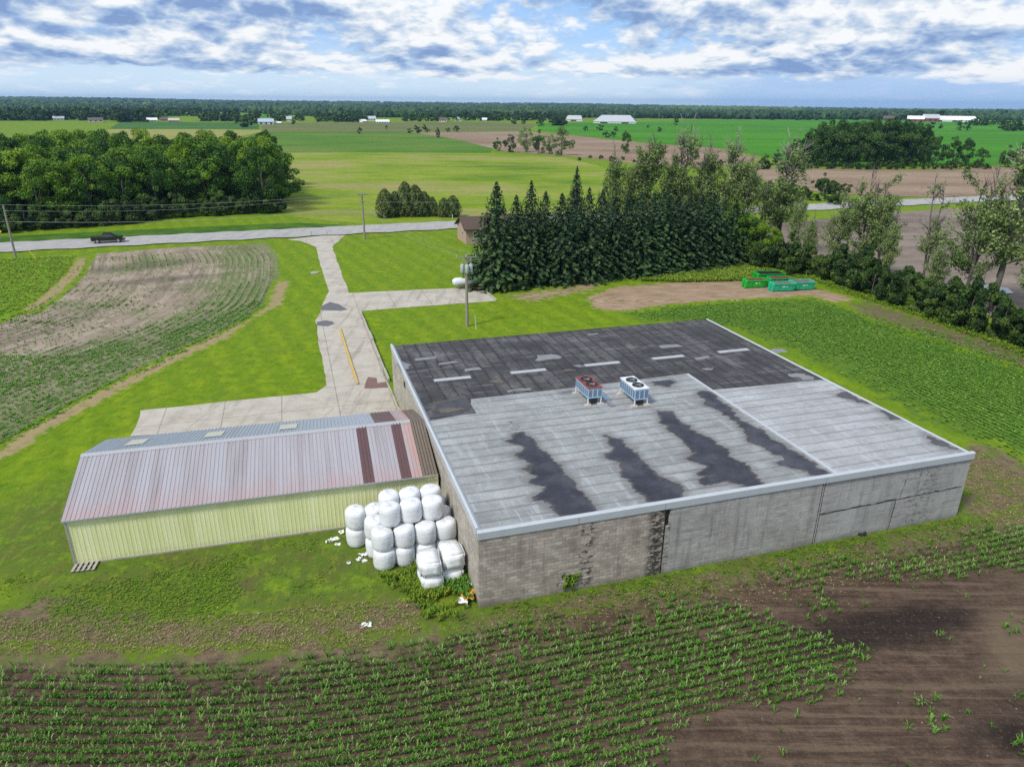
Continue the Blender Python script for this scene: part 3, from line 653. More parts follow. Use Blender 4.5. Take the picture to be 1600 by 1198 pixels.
pool([(1098, 613), (1113, 619), (1155, 657), (1206, 689), (1241, 711), (1293, 743), (1275, 738), (1227, 724), (1250, 722), (1199, 700), (1172, 686), (1178, 676), (1137, 648), (1103, 628)], 3, grow=.28, clip=(0, US - .1, .3, 30))
pool([(1302, 617), (1323, 611), (1361, 631), (1340, 630)], 4, m_wetB, .034, clip=(US + .12, WL - .14, .3, 12.8))
pool([(1375, 642), (1385, 641), (1406, 654), (1392, 655)], 5, m_wetB, .034, clip=(US + .12, WL - .14, .3, 12.8))
pool([(1443, 676), (1461, 686), (1501, 703), (1471, 700), (1458, 693)], 6, m_wetB, .034, clip=(US + .12, WL - .14, .3, 12.8))
pool([(1016, 593), (1037, 590), (1058, 598), (1047, 605), (1022, 603)], 7, clip=(3.8, US - .1, .3, 16.4))
pool([(682, 630), (720, 622), (737, 628), (735, 643), (700, 654), (676, 652)], 8, m_wetT, .012, clip=(.3, 3.6, 14.3, 22))
pool([(873, 609), (890, 606), (892, 612), (880, 613)], 9, clip=(3.8, US - .1, .3, 16.4))
for k, (x, y, w, h) in enumerate([(855, 558, 1.9, 1.2), (905, 572, .6, .5), (740, 577, 1.2, .5), (668, 560, 1.4, .5), (812, 609, 1.6, .35), (1095, 559, 1.6, .5), (1108, 577, 1.2, .35), (1215, 548, 1.2, .9), (1245, 586, 1.0, .8), (1260, 590, .9, .9), (630, 570, .9, 2.2), (700, 567, 1.1, .35), (925, 522, 1.0, .3), (1045, 541, 1.6, .7)]):
    u, v = uvz(x, y); roof_sheet('felt_patch', [(u - w / 2, v - h / 2), (u + w / 2, v - h / 2), (u + w / 2, v + h / 2), (u - w / 2, v + h / 2)], ZR + .004 + .0004 * k, m_tarp, .3, .4, k)
m_tan_stain = plain('rusty_silt', (.105, .090, .075), .9, scale=1.5, var=.4)
for k, (x, y, w, h) in enumerate([(775, 597, 1.3, .8), (885, 580, 1.5, .6), (706, 640, 1.6, .7), (802, 664, .7, 1.3)]):
    u, v = uvz(x, y); a = np.linspace(0, 6.28, 14)[:-1]
    roof_sheet('silt_stain', np.c_[u + w / 2 * np.cos(a), v + h / 2 * np.sin(a)], ZR + .031 + .0004 * k, m_tan_stain if k < 3 else m_wetE, .35, .4, 50 + k)
# pale roof-light strips in the old part
m_sky = plain('frosted_rooflight', (.40, .40, .42), .5, scale=3, var=.2, dirt=(.2, .2, .2))
m_frame = plain('dull_aluminium', (.30, .31, .32), .4, .6)
for (a, b) in [(1.95, 4.75), (8.0, 10.85), (14.2, 17.2), (20.2, 23.05), (26.4, 29.3)]:
    f = MB().box(a - .05, 20.68, ZR + .002, b + .05, 21.26, ZR + .07).build('roof_light', m_frame, roof)
    MB().box(a, 20.73, ZR + .071, b, 21.21, ZR + .085).build('rooflight_pane', m_sky, f)
# metal edge flashing: front and west sides upstanding, the east side a thin strip
mb = MB(); pr = lambda s: [(-.06, WT - .03), (-.06, WT + .36), (.02, WT + .43), (.16, WT + .42), (.34, ZR + .008), (.02, ZR - .1)]
mb.extr(pr(0), 'x', -.06, WL + .06)
mb.build('edge_flashing', m_metal, wh)
mb = MB(); mb.extr([(-.062, WT - .02), (-.062, WT + .40), (.06, WT + .44), (.20, ZR + .10), (.28, ZR + .009), (.02, ZR - .1)], 'y', .345, WD + .02)
mb.build('edge_flashing', m_metal, wh)
mb = MB(); mb.extr([(WL + .06, WT - .1), (WL + .06, ZR + .05), (WL - .05, ZR + .07), (WL - .14, ZR + .036), (WL - .1, WT - .1)], 'y', .345, WD + .02)
mb.build('edge_flashing', m_metal, wh)
MB().box(.29, WD - .06, ZR - .3, WL - .15, WD + .05, ZR + .02).build('edge_flashing', m_tar, wh)
# flashing lap joints
mb = MB()
m_joint = plain('joint_metal', (.42, .44, .46), .4, .3)
for u in [u1 - .1, u2 + .1, 5.2]: MB().box(u, -.068, WT - .02, u + .06, -.061, WT + .34).build('lap_joint', m_joint, wh)

# ------------------------------------------------------------------ rooftop condensers
m_bluegrey = plain('pale_blue_enamel', (.40, .52, .62), .45, scale=3, var=.12, dirt=(.22, .24, .26))
m_bluedk = plain('slate_coil', (.13, .20, .29), .5, scale=8, var=.3)
m_redtop = plain('rusty_red_top', (.20, .045, .040), .7, scale=3, var=.3, dirt=(.10, .03, .025))
m_whitep = plain('white_enamel', (.66, .69, .72), .45, scale=3, var=.1, dirt=(.4, .4, .4))
m_dark = plain('black_steel', (.02, .02, .022), .5)
m_pad = plain('timber_pad', (.50, .44, .38), .9, scale=4)
def condenser(label, u0, v0, w, l, top, side, zb, zt):
    x, y = UV(u0, v0); c = thing('condenser_unit', label, 'condenser', (x, y, ZR + .006), TH, 'fan condensers on the warehouse roof')
    body = MB().box(0, 0, zb, w, l, zt).build('casing', side, c, bevel=.015)
    mb = MB()
    for k in range(7): mb.box(-.012, l * k / 7 + .05, zb + .12, -.002, l * (k + 1) / 7 - .04, zt - .10); 
    for k in range(3): mb.box(w * k / 3 + .05, -.012, zb + .12, w * (k + 1) / 3 - .05, -.002, zt - .10)
    mb.build('coil_panel', m_bluedk, body)
    MB().box(-.03, -.03, zt + .002, w + .03, l + .03, zt + .05).build('top_panel', top, c)
    for v in (l * .28, l * .70):
        ring = MB()
        for k in range(24):
            a, b = 2 * math.pi * k / 24, 2 * math.pi * (k + 1) / 24
            P = lambda q, r, z: (w / 2 + r * math.cos(q), v + r * math.sin(q), z)
            ring.hexa([P(a, .36, zt + .051), P(b, .36, zt + .051), P(b, .41, zt + .051), P(a, .41, zt + .051)], [P(a, .36, zt + .14), P(b, .36, zt + .14), P(b, .41, zt + .11), P(a, .41, zt + .11)])
        rg = ring.build('fan_ring', m_dark, c)
        MB().lathe([(.355, zt + .053), (.355, zt + .06)], (w / 2, v, 0)).build('fan_well', m_dark, rg)
        bl = MB()
        for k in range(4):
            q = k * math.pi / 2 + .4; P = lambda r, dq, z: (w / 2 + r * math.cos(q + dq), v + r * math.sin(q + dq), z)
            bl.hexa([P(.08, -.3, zt + .070), P(.33, -.35, zt + .068), P(.33, .35, zt + .096), P(.08, .3, zt + .090)], [P(.08, -.3, zt + .076), P(.33, -.35, zt + .074), P(.33, .35, zt + .102), P(.08, .3, zt + .096)])
        bl.lathe([(.09, zt + .065), (.09, zt + .12), (.05, zt + .135)], (w / 2, v, 0), 12)
        bl.build('fan_blade', m_frame, rg)
    for (a, b) in ((.04, .04), (w - .04, .04), (.04, l - .04), (w - .04, l - .04)):
        lg_ = MB().box(a - .035, b - .035, .12, a + .035, b + .035, zb).build('leg', m_whitep, c)
        MB().box(a - .22, b - .14, 0, a + .22, b + .14, .118).build('foot_pad', m_pad, lg_)
    MB().box(w * .3, .15, .12, w * .75, .6, zb - .02).build('motor_box', m_dark, c)
    return c
condenser('condenser with rusty red top and pale blue sides on the warehouse roof', 11.25, 13.35, 1.05, 2.35, m_redtop, m_bluegrey, .55, 1.28)
condenser('condenser with white top and slate blue louvred sides on the warehouse roof', 14.3, 12.3, 1.05, 2.4, m_whitep, m_bluegrey, .50, 1.28)
x, y = UV(12.72, 12.75)
dc = thing('pipe_cover', 'low pale metal pipe cover lying beside the red topped condenser', 'pipe cover', (x, y, ZR + .007), TH)
MB().extr([(0, 0), (.06, .18), (.36, .18), (.42, 0)], 'y', 1.0, 3.0).build('duct', m_bluegrey, dc); MB().extr([(.02, 0), (.08, .12), (.34, .12), (.40, 0)], 'y', 0, .998).build('lower_duct', m_frame, dc)

# ------------------------------------------------------------------ the yellow steel shed
SX, SY = UV(-20.5, 9.82); ST = TH - R(1.35); SLEN = 20.35; SW = 10.1; EZ, RZ = 2.92, 4.33
sh = thing('metal_shed', 'long pale yellow ribbed steel shed with faded rust stained roof', 'shed', (SX, SY, 0), ST)
def corr(L, pitch, depth):
    """ribbed sheet profile along x: list of (x, offset)"""
    out = []; k = int(round(L / pitch)); p = L / k
    for i in range(k): out += [(i * p, 0), (i * p + p * .62, 0), (i * p + p * .70, depth), (i * p + p * .92, depth)]
    return out + [(L, 0)]
def panel(name, org, ux, uy, un, L, Wd, pitch, depth, mt, parent):
    prof = corr(L, pitch, depth); org, ux, uy, un = map(np.array, (org, ux, uy, un)); V = []
    for (x, dz) in prof: V += [org + ux * x + un * dz, org + ux * x + un * dz + uy * Wd]
    k = len(prof); f = np.array([(2 * i, 2 * i + 2, 2 * i + 3, 2 * i + 1) for i in range(k - 1)])
    return link(name, np_mesh(name, np.array(V), [f]), mt, parent)
m_yw, n_, b_ = mat('faded_yellow_steel'); P_ = n_.obj(); o_ = n_.xyz(P_)
c_ = n_.ramp(n_.noise(n_.map(P_, scale=(2.2, 2.2, .18)), .8, 6, .65), [(.3, (.62, .64, .30)), (.5, (.72, .735, .39)), (.72, (.78, .79, .48))])
c_ = n_.mix(n_.math('MULTIPLY', n_.step(n_.noise(n_.map(P_, scale=(1, 1, .12)), 2.4, 5, .7), .55, .75), .45), c_, (.52, .515, .34))
c_ = n_.mix(n_.math('MULTIPLY', n_.step(n_.math('ADD', o_[2], n_.math('MULTIPLY', n_.noise(P_, 1.5, 5), .5)), .75, .25), .4), c_, (.42, .37, .24))
n_.put(b_.inputs['Base Color'], c_); b_.inputs['Roughness'].default_value = .5
m_roofm, n_, b_ = mat('faded_red_steel'); P_ = n_.obj(); o_ = n_.xyz(P_)
st = n_.noise(n_.map(P_, scale=(3.2, .10, .10)), .75, 6, .68)
c_ = n_.ramp(st, [(.30, (.285, .255, .265)), (.44, (.35, .325, .345)), (.58, (.395, .38, .41)), (.75, (.36, .365, .40))])
wear = n_.noise(n_.map(P_, scale=(1.6, .35, 1)), .9, 6, .7)
low = n_.step(n_.math('ADD', o_[1], n_.math('MULTIPLY', n_.math('SUBTRACT', .5, wear), 5.0)), 1.9, -.5)
c_ = n_.mix(n_.math('MULTIPLY', low, .42), c_, (.45, .265, .245))
rt = n_.step(n_.math('SUBTRACT', n_.math('ADD', o_[0], n_.math('MULTIPLY', n_.math('SUBTRACT', wear, .5), 2.5)), n_.math('MULTIPLY', n_.math('ABSOLUTE', n_.math('SUBTRACT', o_[1], 5)), .12)), 17.6, 19.6)
c_ = n_.mix(n_.math('MULTIPLY', rt, .6), c_, (.50, .225, .155))
c_ = n_.mix(n_.math('MULTIPLY', n_.step(n_.noise(P_, 5, 3, .6), .72, .8), .6), c_, (.17, .08, .06))
n_.put(b_.inputs['Base Color'], c_); b_.inputs['Roughness'].default_value = .42; b_.inputs['Metallic'].default_value = .15
m_roofb = plain('faded_blue_grey_steel', (.36, .40, .47), .4, .25, .14, 1.0, stretch=(3, .15, .15), dirt=(.42, .33, .33), dirt_amt=.35)
m_brownp = plain('brown_steel_sheet', (.115, .062, .062), .5, .1, .15, 1.2)
m_trim = plain('galvanised_trim', (.45, .45, .46), .45, .4, .12, 2)
m_timber = plain('grey_weathered_timber', (.155, .125, .10), .9, scale=3, var=.4, stretch=(1, 6, 1))
core = MB()
hy = SW / 2
core.extr([(.04, .0), (SW - .04, 0), (SW - .04, EZ - .06), (hy, RZ - .08), (.04, EZ - .06)], 'x', .05, SLEN - .02)
core.build('frame_walls', m_timber, sh)
panel('front_wall', (0, 0, .1), (1, 0, 0), (0, 0, 1), (0, -1, 0), SLEN, EZ - .12, .23, .011, m_yw, sh)
panel('back_wall', (0, SW, .1), (1, 0, 0), (0, 0, 1), (0, 1, 0), SLEN, EZ - .12, .23, .011, m_yw, sh)
panel('gable_wall', (0, 0, .1), (0, 1, 0), (0, 0, 1), (-1, 0, 0), SW, EZ - .14, .23, .035, m_yw, sh)
MB().add([(-.004, 0, EZ - .04), (-.004, SW, EZ - .04), (-.004, hy, RZ - .07)], [(0, 1, 2)]).build('gable_top', m_yw, sh)
MB().box(-.03, -.05, 0, SLEN, .02, .098).box(-.06, .021, 0, .02, SW, .098).build('foundation', m_kerbc, sh)
MB().box(-.06, -.06, .1, .03, .03, EZ - .1).build('corner_trim', m_trim, sh)
sl = math.hypot(hy + .14, RZ - EZ + .04); sd_ = np.array([0, (hy + .14) / sl, (RZ - EZ + .04) / sl]); sn = np.array([0, -sd_[2], sd_[1]])
def su(px, py, z): d = (np.array(g(px, py, z)[:2]) - np.array([SX, SY])); return float(d @ np.array([math.cos(ST), math.sin(ST)]))
OV = .14; RL = SLEN - .95
bx = [(su(556, 666, RZ), su(572, 664.5, RZ)), (su(610, 660, RZ), su(625, 659, RZ))]
cuts = [(-OV, bx[0][0], m_roofm), (bx[0][0], bx[0][1], m_brownp), (bx[0][1], bx[1][0], m_roofm), (bx[1][0], bx[1][1], m_brownp), (bx[1][1], RL, m_roofm)]
for a, b, mt in cuts:
    o = panel('roof_panel', (a, -.14, EZ - .02), (1, 0, 0), sd_, sn, b - a, sl, .23, .032, mt, sh)
    tag(o, 'brown replacement roof sheet' if mt is m_brownp else 'faded pinkish grey ribbed roof slope with rust along the eave')
sd2 = sd_ * np.array([1, -1, 1]); sn2 = sn * np.array([1, -1, 1])
b2 = (su(580, 646, 3.7), su(612, 643, 3.7))
for a, b, mt in [(-OV, b2[0], m_roofb), (b2[0], b2[1], m_brownp), (b2[1], RL, m_roofm)]:
    tag(panel('roof_panel', (a, SW + .14, EZ - .02), (1, 0, 0), sd2, sn2, b - a, sl, .23, .032, mt, sh), 'brown replacement roof sheet' if mt is m_brownp else 'blue grey far roof slope')
m_frp = plain('yellowed_skylight_sheet', (.50, .49, .42), .4, scale=3, var=.15)
for (px, py) in ((215, 691), (336, 678), (451, 667)):
    a = su(px, py, 3.6); w0 = .42
    q = lambda x, t: tuple(np.array((x, SW + .14, EZ - .02)) + sd2 * t + sn2 * .045)
    MB().add([q(a - .55, sl * .33), q(a + .55, sl * .33), q(a + .55, sl * .72), q(a - .55, sl * .72)], [(0, 1, 2, 3)]).build('skylight', m_frp, sh)
MB().add([(-OV, hy - .28, RZ - .035), (-OV, hy, RZ + .065), (-OV, hy + .28, RZ - .035), (RL, hy - .28, RZ - .035), (RL, hy, RZ + .065), (RL, hy + .28, RZ - .035)], [(0, 1, 4, 3), (1, 2, 5, 4)]).build('ridge_cap', m_trim, sh)
MB().box(-OV, -.20, EZ - .10, SLEN - .05, -.145, EZ - .01).build('eave_trim', m_trim, sh)
MB().add([(-OV - .012, -.16, EZ - .12), (-OV - .012, hy, RZ - .08), (-OV - .012, hy, RZ + .03), (-OV - .012, -.16, EZ + .01)], [(0, 1, 2, 3)]).add([(-OV - .012, SW + .16, EZ - .12), (-OV - .012, hy, RZ - .08), (-OV - .012, hy, RZ + .03), (-OV - .012, SW + .16, EZ + .01)], [(0, 1, 2, 3)]).build('barge_trim', m_trim, sh)
# open lath strip where the shed roof meets the block wall
for k in range(5):
    x0 = RL + .02 + k * .185; dz = -.03 + .02 * (k % 2)
    for s in (1, -1):
        y0, y1 = (-.1, hy - .01) if s > 0 else (SW + .1, hy + .01)
        b_t = [(x0, y0, EZ - .05 + dz), (x0 + .15, y0, EZ - .05 + dz), (x0 + .15, y1, RZ - .04 + dz), (x0, y1, RZ - .04 + dz)]
        MB().hexa(b_t, [(x, y, z + .05) for x, y, z in b_t]).build('roof_lath', m_timber, sh)

# ------------------------------------------------------------------ kerbs and yard bits
def kerb(name, label, a, b, w, h, mt, cat='kerb', jog=0.0):
    a, b = np.array(a), np.array(b); L = float(np.hypot(*(b - a))); rz = math.atan2(*(b - a)[::-1])
    t_ = thing(name, label, cat, (a[0], a[1], .02), rz); k = max(1, int(L / 3))
    for i in range(k):
        MB().box(L * i / k + .02, -w / 2 + random.uniform(-jog, jog), 0, L * (i + 1) / k - .02, w / 2 + random.uniform(-jog, jog), h + random.uniform(-jog, jog)).build('kerb_segment', mt, t_, bevel=.015)
    return t_
kerb('ramp_kerb', 'long yellow painted kerb along the loading ramp', g(531, 514)[:2], g(559, 601)[:2], .20, .16, m_yellow)
kerb('low_wall', 'low broken concrete edging wall beside the loading ramp', g(563, 489)[:2], g(607.5, 597)[:2], .22, .38, m_kerbc, 'wall', .05)
kerb('pad_kerb', 'short pale concrete kerb at the far end of the parking pad', g(760, 457)[:2], g(776, 470)[:2], .22, .18, m_kerbc)
x, y, _ = g(492, 427); lid = thing('well_lid', 'flat grey concrete well lid on the lawn by the driveway', 'well lid', (x, y, 0))
MB().lathe([(.62, 0), (.62, .14), (.58, .17)], n=20).build('lid', m_kerbc, lid); MB().box(-.25, -.04, .171, .25, .04, .2).build('handle', m_frame, lid)

# ------------------------------------------------------------------ wrapped bales beside the block wall
m_wrap, n_, b_ = mat('white_bale_wrap'); P_ = n_.obj()
n_.put(b_.inputs['Base Color'], n_.mix(n_.math('MULTIPLY', n_.step(n_.noise(n_.map(P_, scale=(1, 1, 3)), 2.4, 6, .7), .50, .72), .7), (.70, .715, .74), (.42, .42, .42))); b_.inputs['Roughness'].default_value = .38
bn = n_.new('ShaderNodeBump'); bn.inputs['Strength'].default_value = .45; bn.inputs['Distance'].default_value = .05
n_.put(bn.inputs['Height'], n_.math('ADD', n_.noise(n_.map(P_, scale=(3, 3, .5)), 2.6, 6, .72), n_.math('MULTIPLY', n_.noise(P_, 9, 4, .7), .35))); n_.l.new(bn.outputs[0], b_.inputs['Normal'])
def bale_mesh(seed):
    r = random.Random(seed); V = []; n = 28
    prof = [(0, 0), (.40, .0), (.52, .03), (.58, .11), (.605, .30), (.61, .58), (.60, .86), (.57, 1.04), (.50, 1.12), (.36, 1.15), (.18, 1.165), (.0, 1.17)]
    ph = [r.uniform(0, 6.3) for _ in range(4)]; F = []
    for i, (rad_, z) in enumerate(prof):
        for k in range(n):
            q = 2 * math.pi * k / n; s = 1 + .026 * math.sin(2 * q + ph[0] + z) + .020 * math.sin(3 * q + ph[1] + z * 3) + .012 * math.sin(7 * q + ph[2] + z * 3)
            V.append((rad_ * s * math.cos(q), rad_ * s * math.sin(q), z * (1 + .02 * math.sin(q + ph[3]) * (z > .5)) - .012 * (z > 1.1) * math.sin(3 * q + ph[2])))
    for i in range(len(prof) - 1):
        for k in range(n): F.append((i * n + k, i * n + (k + 1) % n, (i + 1) * n + (k + 1) % n, (i + 1) * n + k))
    return np_mesh('wrapped_bale', V, [np.array(F)], smooth=True)
bales = [bale_mesh(k) for k in range(6)]
def bale(u, v, lvl, label, k):
    x, y = UV(u, v); me = bales[k % 6]
    if not me.materials: me.materials.append(m_wrap)
    o = link('round_bale', me); o.location = (x + random.uniform(-.02, .02), y + random.uniform(-.02, .02), 1.155 * lvl); o.rotation_euler = (random.uniform(-.015, .015), random.uniform(-.015, .015), random.uniform(0, 6))
    tag(o, label, 'bale', 'wrapped round bales stacked by the block wall')
ord_ = ['outermost', 'second from the outer end', 'third from the outer end', 'closest to the block wall']
for i, u in enumerate((-4.16, -2.97, -1.80, -.63)):
    bale(u, 5.0 - .06 * (i == 0), 0, f'white round bale on the ground in the front row, {ord_[i]}', i)
    bale(u, 5.06, 1, f'white round bale in the second tier of the front row, {ord_[i]}', i + 2)
for i, u in enumerate((-3.62, -2.46, -1.24)):
    w_ = ('outer end', 'in the middle', 'next to the block wall')[i]
    bale(u, 5.62, 2, f'white round bale on the top tier, near row, {w_}', i + 1)
    bale(u + .14, 6.86, 2, f'white round bale on the top tier, row by the shed, {w_}', i + 4)
bale(-5.40, 7.62, 0, 'lower white round bale of the pair standing apart by the yellow shed', 3)
bale(-5.36, 7.66, 1, 'upper white round bale of the pair standing apart by the yellow shed', 0)
bale(-4.40, 6.24, 0, 'white round bale on the ground half hidden behind the outermost front bale', 5)
bale(-4.40, 6.28, 1, 'second tier white round bale tucked behind the outermost front bale', 1)
bale(-4.22, 7.56, 0, 'white round bale on the ground beside the separate pair, mostly hidden', 2)
bale(-4.24, 7.58, 1, 'second tier white round bale beside the separate pair by the shed', 4)
bale(-.64, 6.28, 1, 'white round bale peeping out along the block wall, nearer of two', 0)
bale(-.66, 7.5, 1, 'white round bale peeping out along the block wall, nearer the shed', 3)
bale(-2.3, 6.3, 1, 'white round bale deep inside the stack under the top tier', 5)
m_wrap2, n_, b_ = mat('creased_bale_wrap'); P_ = n_.obj()
n_.put(b_.inputs['Base Color'], n_.mix(n_.step(n_.noise(n_.map(P_, scale=(1, 1, 2)), 2.6, 6, .7), .54, .72), (.76, .77, .79), (.40, .40, .41))); b_.inputs['Roughness'].default_value = .4
bn = n_.new('ShaderNodeBump'); bn.inputs['Strength'].default_value = .8; bn.inputs['Distance'].default_value = .07
n_.put(bn.inputs['Height'], n_.noise(n_.map(P_, scale=(1.4, 4, 1.2)), 1.8, 6, .7)); n_.l.new(bn.outputs[0], b_.inputs['Normal'])
def square_bale(u, v, z, w, l, h, label, seed):
    r = random.Random(seed); bm = bmesh.new(); bmesh.ops.create_cube(bm, size=1)
    for q in bm.verts: q.co = (q.co.x * w, q.co.y * l, (q.co.z + .5) * h)
    bmesh.ops.bevel(bm, geom=bm.edges[:], offset=.13, segments=3, affect='EDGES'); bmesh.ops.subdivide_edges(bm, edges=bm.edges[:], cuts=2, use_grid_fill=True)
    for q in bm.verts:
        a = q.co * 3.1; q.co.x += .035 * math.sin(a.z * 1.7 + a.y + seed) + r.uniform(-.006, .006); q.co.y += .03 * math.sin(a.x * 1.3 + a.z * 2 + seed); q.co.z += (.03 * math.sin(a.y * 2.3 + a.x + seed)) * (q.co.z > .2)
    me = bpy.data.meshes.new('square_bale'); bm.to_mesh(me); bm.free(); me.polygons.foreach_set('use_smooth', [True] * len(me.polygons))
    o = link('square_bale', me, m_wrap2); x, y = UV(u, v); o.location = (x, y, z); o.rotation_euler = (0, 0, TH + r.uniform(-.08, .08)); tag(o, label, 'bale', 'wrapped square bales in front of the round ones')
square_bale(-2.02, 2.60, 0, 1.14, 1.5, .90, 'lower creased white square bale on the side away from the block wall', 1)
square_bale(-2.06, 2.62, .90, 1.16, 1.5, .95, 'upper creased white square bale on the side away from the block wall', 2)
square_bale(-.78, 2.90, 0, 1.12, 1.5, .92, 'lower white square bale against the block wall', 3)
square_bale(-.76, 2.95, .93, 1.15, 1.55, .98, 'upper white square bale against the block wall, grey creases on its front', 4)

m_scrap = plain('torn_white_plastic', (.70, .70, .70), .5, scale=4)
m_sack = plain('yellow_plastic', (.62, .36, .06), .5, scale=4, var=.3)
def scrap(x, y, s, mt, seed, z=.02):
    r = random.Random(seed); V = []; k = 5
    for i in range(k):
        for j in range(k): V.append(((i - 2) * s * .3 + r.uniform(-.1, .1) * s, (j - 2) * s * .2 + r.uniform(-.1, .1) * s, z + abs(r.gauss(0, .16)) * s))
    F = [(i * k + j, i * k + j + 1, (i + 1) * k + j + 1, (i + 1) * k + j) for i in range(k - 1) for j in range(k - 1) if r.random() > .12]
    me = bpy.data.meshes.new('scrap'); me.from_pydata(V, [], F); o = link('plastic_scrap', me, mt); o.location = (x, y, 0); o.rotation_euler = (0, 0, r.uniform(0, 6)); return o
x, y, _ = g(572, 977); tag(scrap(x, y, .42, m_scrap, 3), 'scrap of white plastic lying alone at the edge of the front crop', 'plastic scrap')
for k, (px, py, s) in enumerate([(566, 868, .35), (560, 874, .3), (574, 866, .35), (523, 843, .4), (534, 832, .35), (512, 846, .3), (527, 851, .3), (545, 880, .25), (569, 877, .28)]):
    x, y, _ = g(px, py); tag(scrap(x, y, s, m_scrap, 10 + k), 'torn white plastic scrap on the ground around the separate bale pair', 'plastic scrap', 'plastic scraps by the bales')
for k, (px, py, s, mt, lb) in enumerate([(729, 918, .55, m_scrap, 'heap of torn white plastic against the block wall corner'), (733, 935, .8, m_sack, 'crumpled yellow plastic sack at the corner of the block wall'), (724, 945, .6, m_scrap, 'white plastic sack in the weeds below the yellow sack')]):
    x, y, _ = g(px, py); tag(scrap(x, y, s, mt, 40 + k, .22), lb, 'sack')
x, y, _ = g(1343, 832); ty = thing('tyre', 'old black tyre lying against the cast concrete front wall', 'tyre', (x, y - .1, 0))
MB().lathe([(.17, .03), (.26, .0), (.32, .05), (.33, .11), (.30, .18), (.24, .2), (.18, .17), (.17, .03)], n=22).build('tread', m_dark, ty, True)
x, y, _ = g(134, 886); pl = thing('pallet', 'broken timber pallet lying at the corner of the yellow shed', 'pallet', (x, y, 0), .2)
for k in range(3): MB().box(-.6, -.4 + k * .36, 0, .6, -.32 + k * .36, .09).build('bearer', m_timber, pl)
for k in range(5): MB().box(-.6 + k * .26, -.45, .092, -.46 + k * .26, .45, .115).build('deck_board', m_kerbc, pl)

# ------------------------------------------------------------------ pickup truck on the road
m_blk = plain('black_car_paint', (.012, .012, .014), .14, 0, .1); m_blk.node_tree.nodes['Principled BSDF'].inputs['Coat Weight'].default_value = .6
m_glass, n_, b_ = mat('tinted_glass'); b_.inputs['Base Color'].default_value = (.04, .05, .065, 1); b_.inputs['Roughness'].default_value = .06
m_chrome = plain('chrome', (.6, .6, .62), .2, 1.0); m_lamp = plain('headlamp_lens', (.75, .78, .8), .15); m_tail = plain('red_lens', (.35, .02, .02), .2); m_rub = plain('tyre_rubber', (.02, .02, .02), .85)
px0 = np.array(g(142, 383)[:2]); px1 = np.array(g(196, 380)[:2]); mid = (px0 + px1) / 2 + RN * .9
tr = thing('pickup_truck', 'black four door pickup truck driving along the grey country road', 'pickup truck', (mid[0], mid[1], .174), math.atan2(RD[1], RD[0]))
tr.scale = (.9, .9, .9)
lo = [(-2.90, .52), (-2.90, 1.06), (-.95, 1.08), (.95, 1.10), (2.35, 1.05), (2.82, .96), (2.90, .72), (2.86, .42), (2.30, .38), (-2.5, .42)]
body = MB(); body.extr(lo, 'y', -.95, .95); bo = body.build('body', m_blk, tr, bevel=.05)
cab = MB(); yb, yt = .90, .72
cab.hexa([(-1.02, -yb, 1.07), (1.55, -yb, 1.07), (1.55, yb, 1.07), (-1.02, yb, 1.07)], [(-.80, -yt, 1.80), (.55, -yt, 1.80), (.55, yt, 1.80), (-.80, yt, 1.80)])
cb = cab.build('cab', m_blk, tr, bevel=.06)
def cabpt(x, s, z, off=.012):
    f = (z - 1.07) / .73; return (x, s * (yb + (yt - yb) * f + off), z)
for s in (-1, 1):
    for (xa, xb, xc, xd) in ((-.86, .02, .02, -.72), (.10, 1.18, .50, .10)):
        MB().add([cabpt(xa, s, 1.16), cabpt(xb, s, 1.16), cabpt(xc, s, 1.70), cabpt(xd, s, 1.70)], [(0, 1, 2, 3)]).build('side_window', m_glass, tr)
    MB().add([(-1.9, s * .955, .48), (2.1, s * .955, .48), (2.1, s * 1.02, .42), (-1.9, s * 1.02, .42)], [(0, 1, 2, 3)]).build('side_step', m_dark, tr)
    mi = MB().box(.98, s * .97 - .01, 1.12, 1.12, s * 1.12, 1.30).build('mirror', m_blk, tr, bevel=.03)
    MB().box(2.66, s * .80 - .13, .80, 2.88, s * .80 + .13, .98).build('headlight', m_lamp, tr, bevel=.03)
    MB().box(-2.93, s * .86 - .08, .72, -2.86, s * .86 + .08, 1.04).build('tail_light', m_tail, tr, bevel=.02)
    MB().box(.0, s * .951, .98, .14, s * .975, 1.01).build('door_handle', m_chrome, tr)
    for x in (-1.85, 1.85):
        w = MB().lathe([(.22, -.13), (.36, -.14), (.40, -.09), (.40, .09), (.36, .14), (.22, .13)], (x, s * .86, .40), 24, axis='y').build('wheel', m_rub, tr, True)
        MB().lathe([(.02, -.142), (.20, -.148), (.235, -.138), (.235, .138), (.20, .148), (.02, .142)], (x, s * .86, .40), 20, axis='y').build('rim', m_chrome, w, True)
MB().add([(1.50, -.80, 1.13), (1.50, .80, 1.13), (.66, .66, 1.76), (.66, -.66, 1.76)], [(0, 1, 2, 3)]).build('windscreen', m_glass, tr).location.x = .045
MB().box(-2.80, -.80, 1.081, -1.05, .80, 1.10).build('bed_liner', m_dark, tr)
mb = MB().box(-2.88, -.92, 1.07, -1.04, -.80, 1.17).box(-2.88, .80, 1.07, -1.04, .92, 1.17).box(-2.90, -.799, 1.07, -2.80, .799, 1.17); mb.build('bed_rail', m_blk, tr)
MB().box(2.86, -.6, .62, 2.93, .6, .92).build('grille', m_chrome, tr, bevel=.02); MB().box(2.80, -.94, .42, 3.0, .94, .60).build('bumper', m_dark, tr, bevel=.03); MB().box(-3.02, -.9, .48, -2.88, .9, .66).build('bumper', m_chrome, tr, bevel=.03)

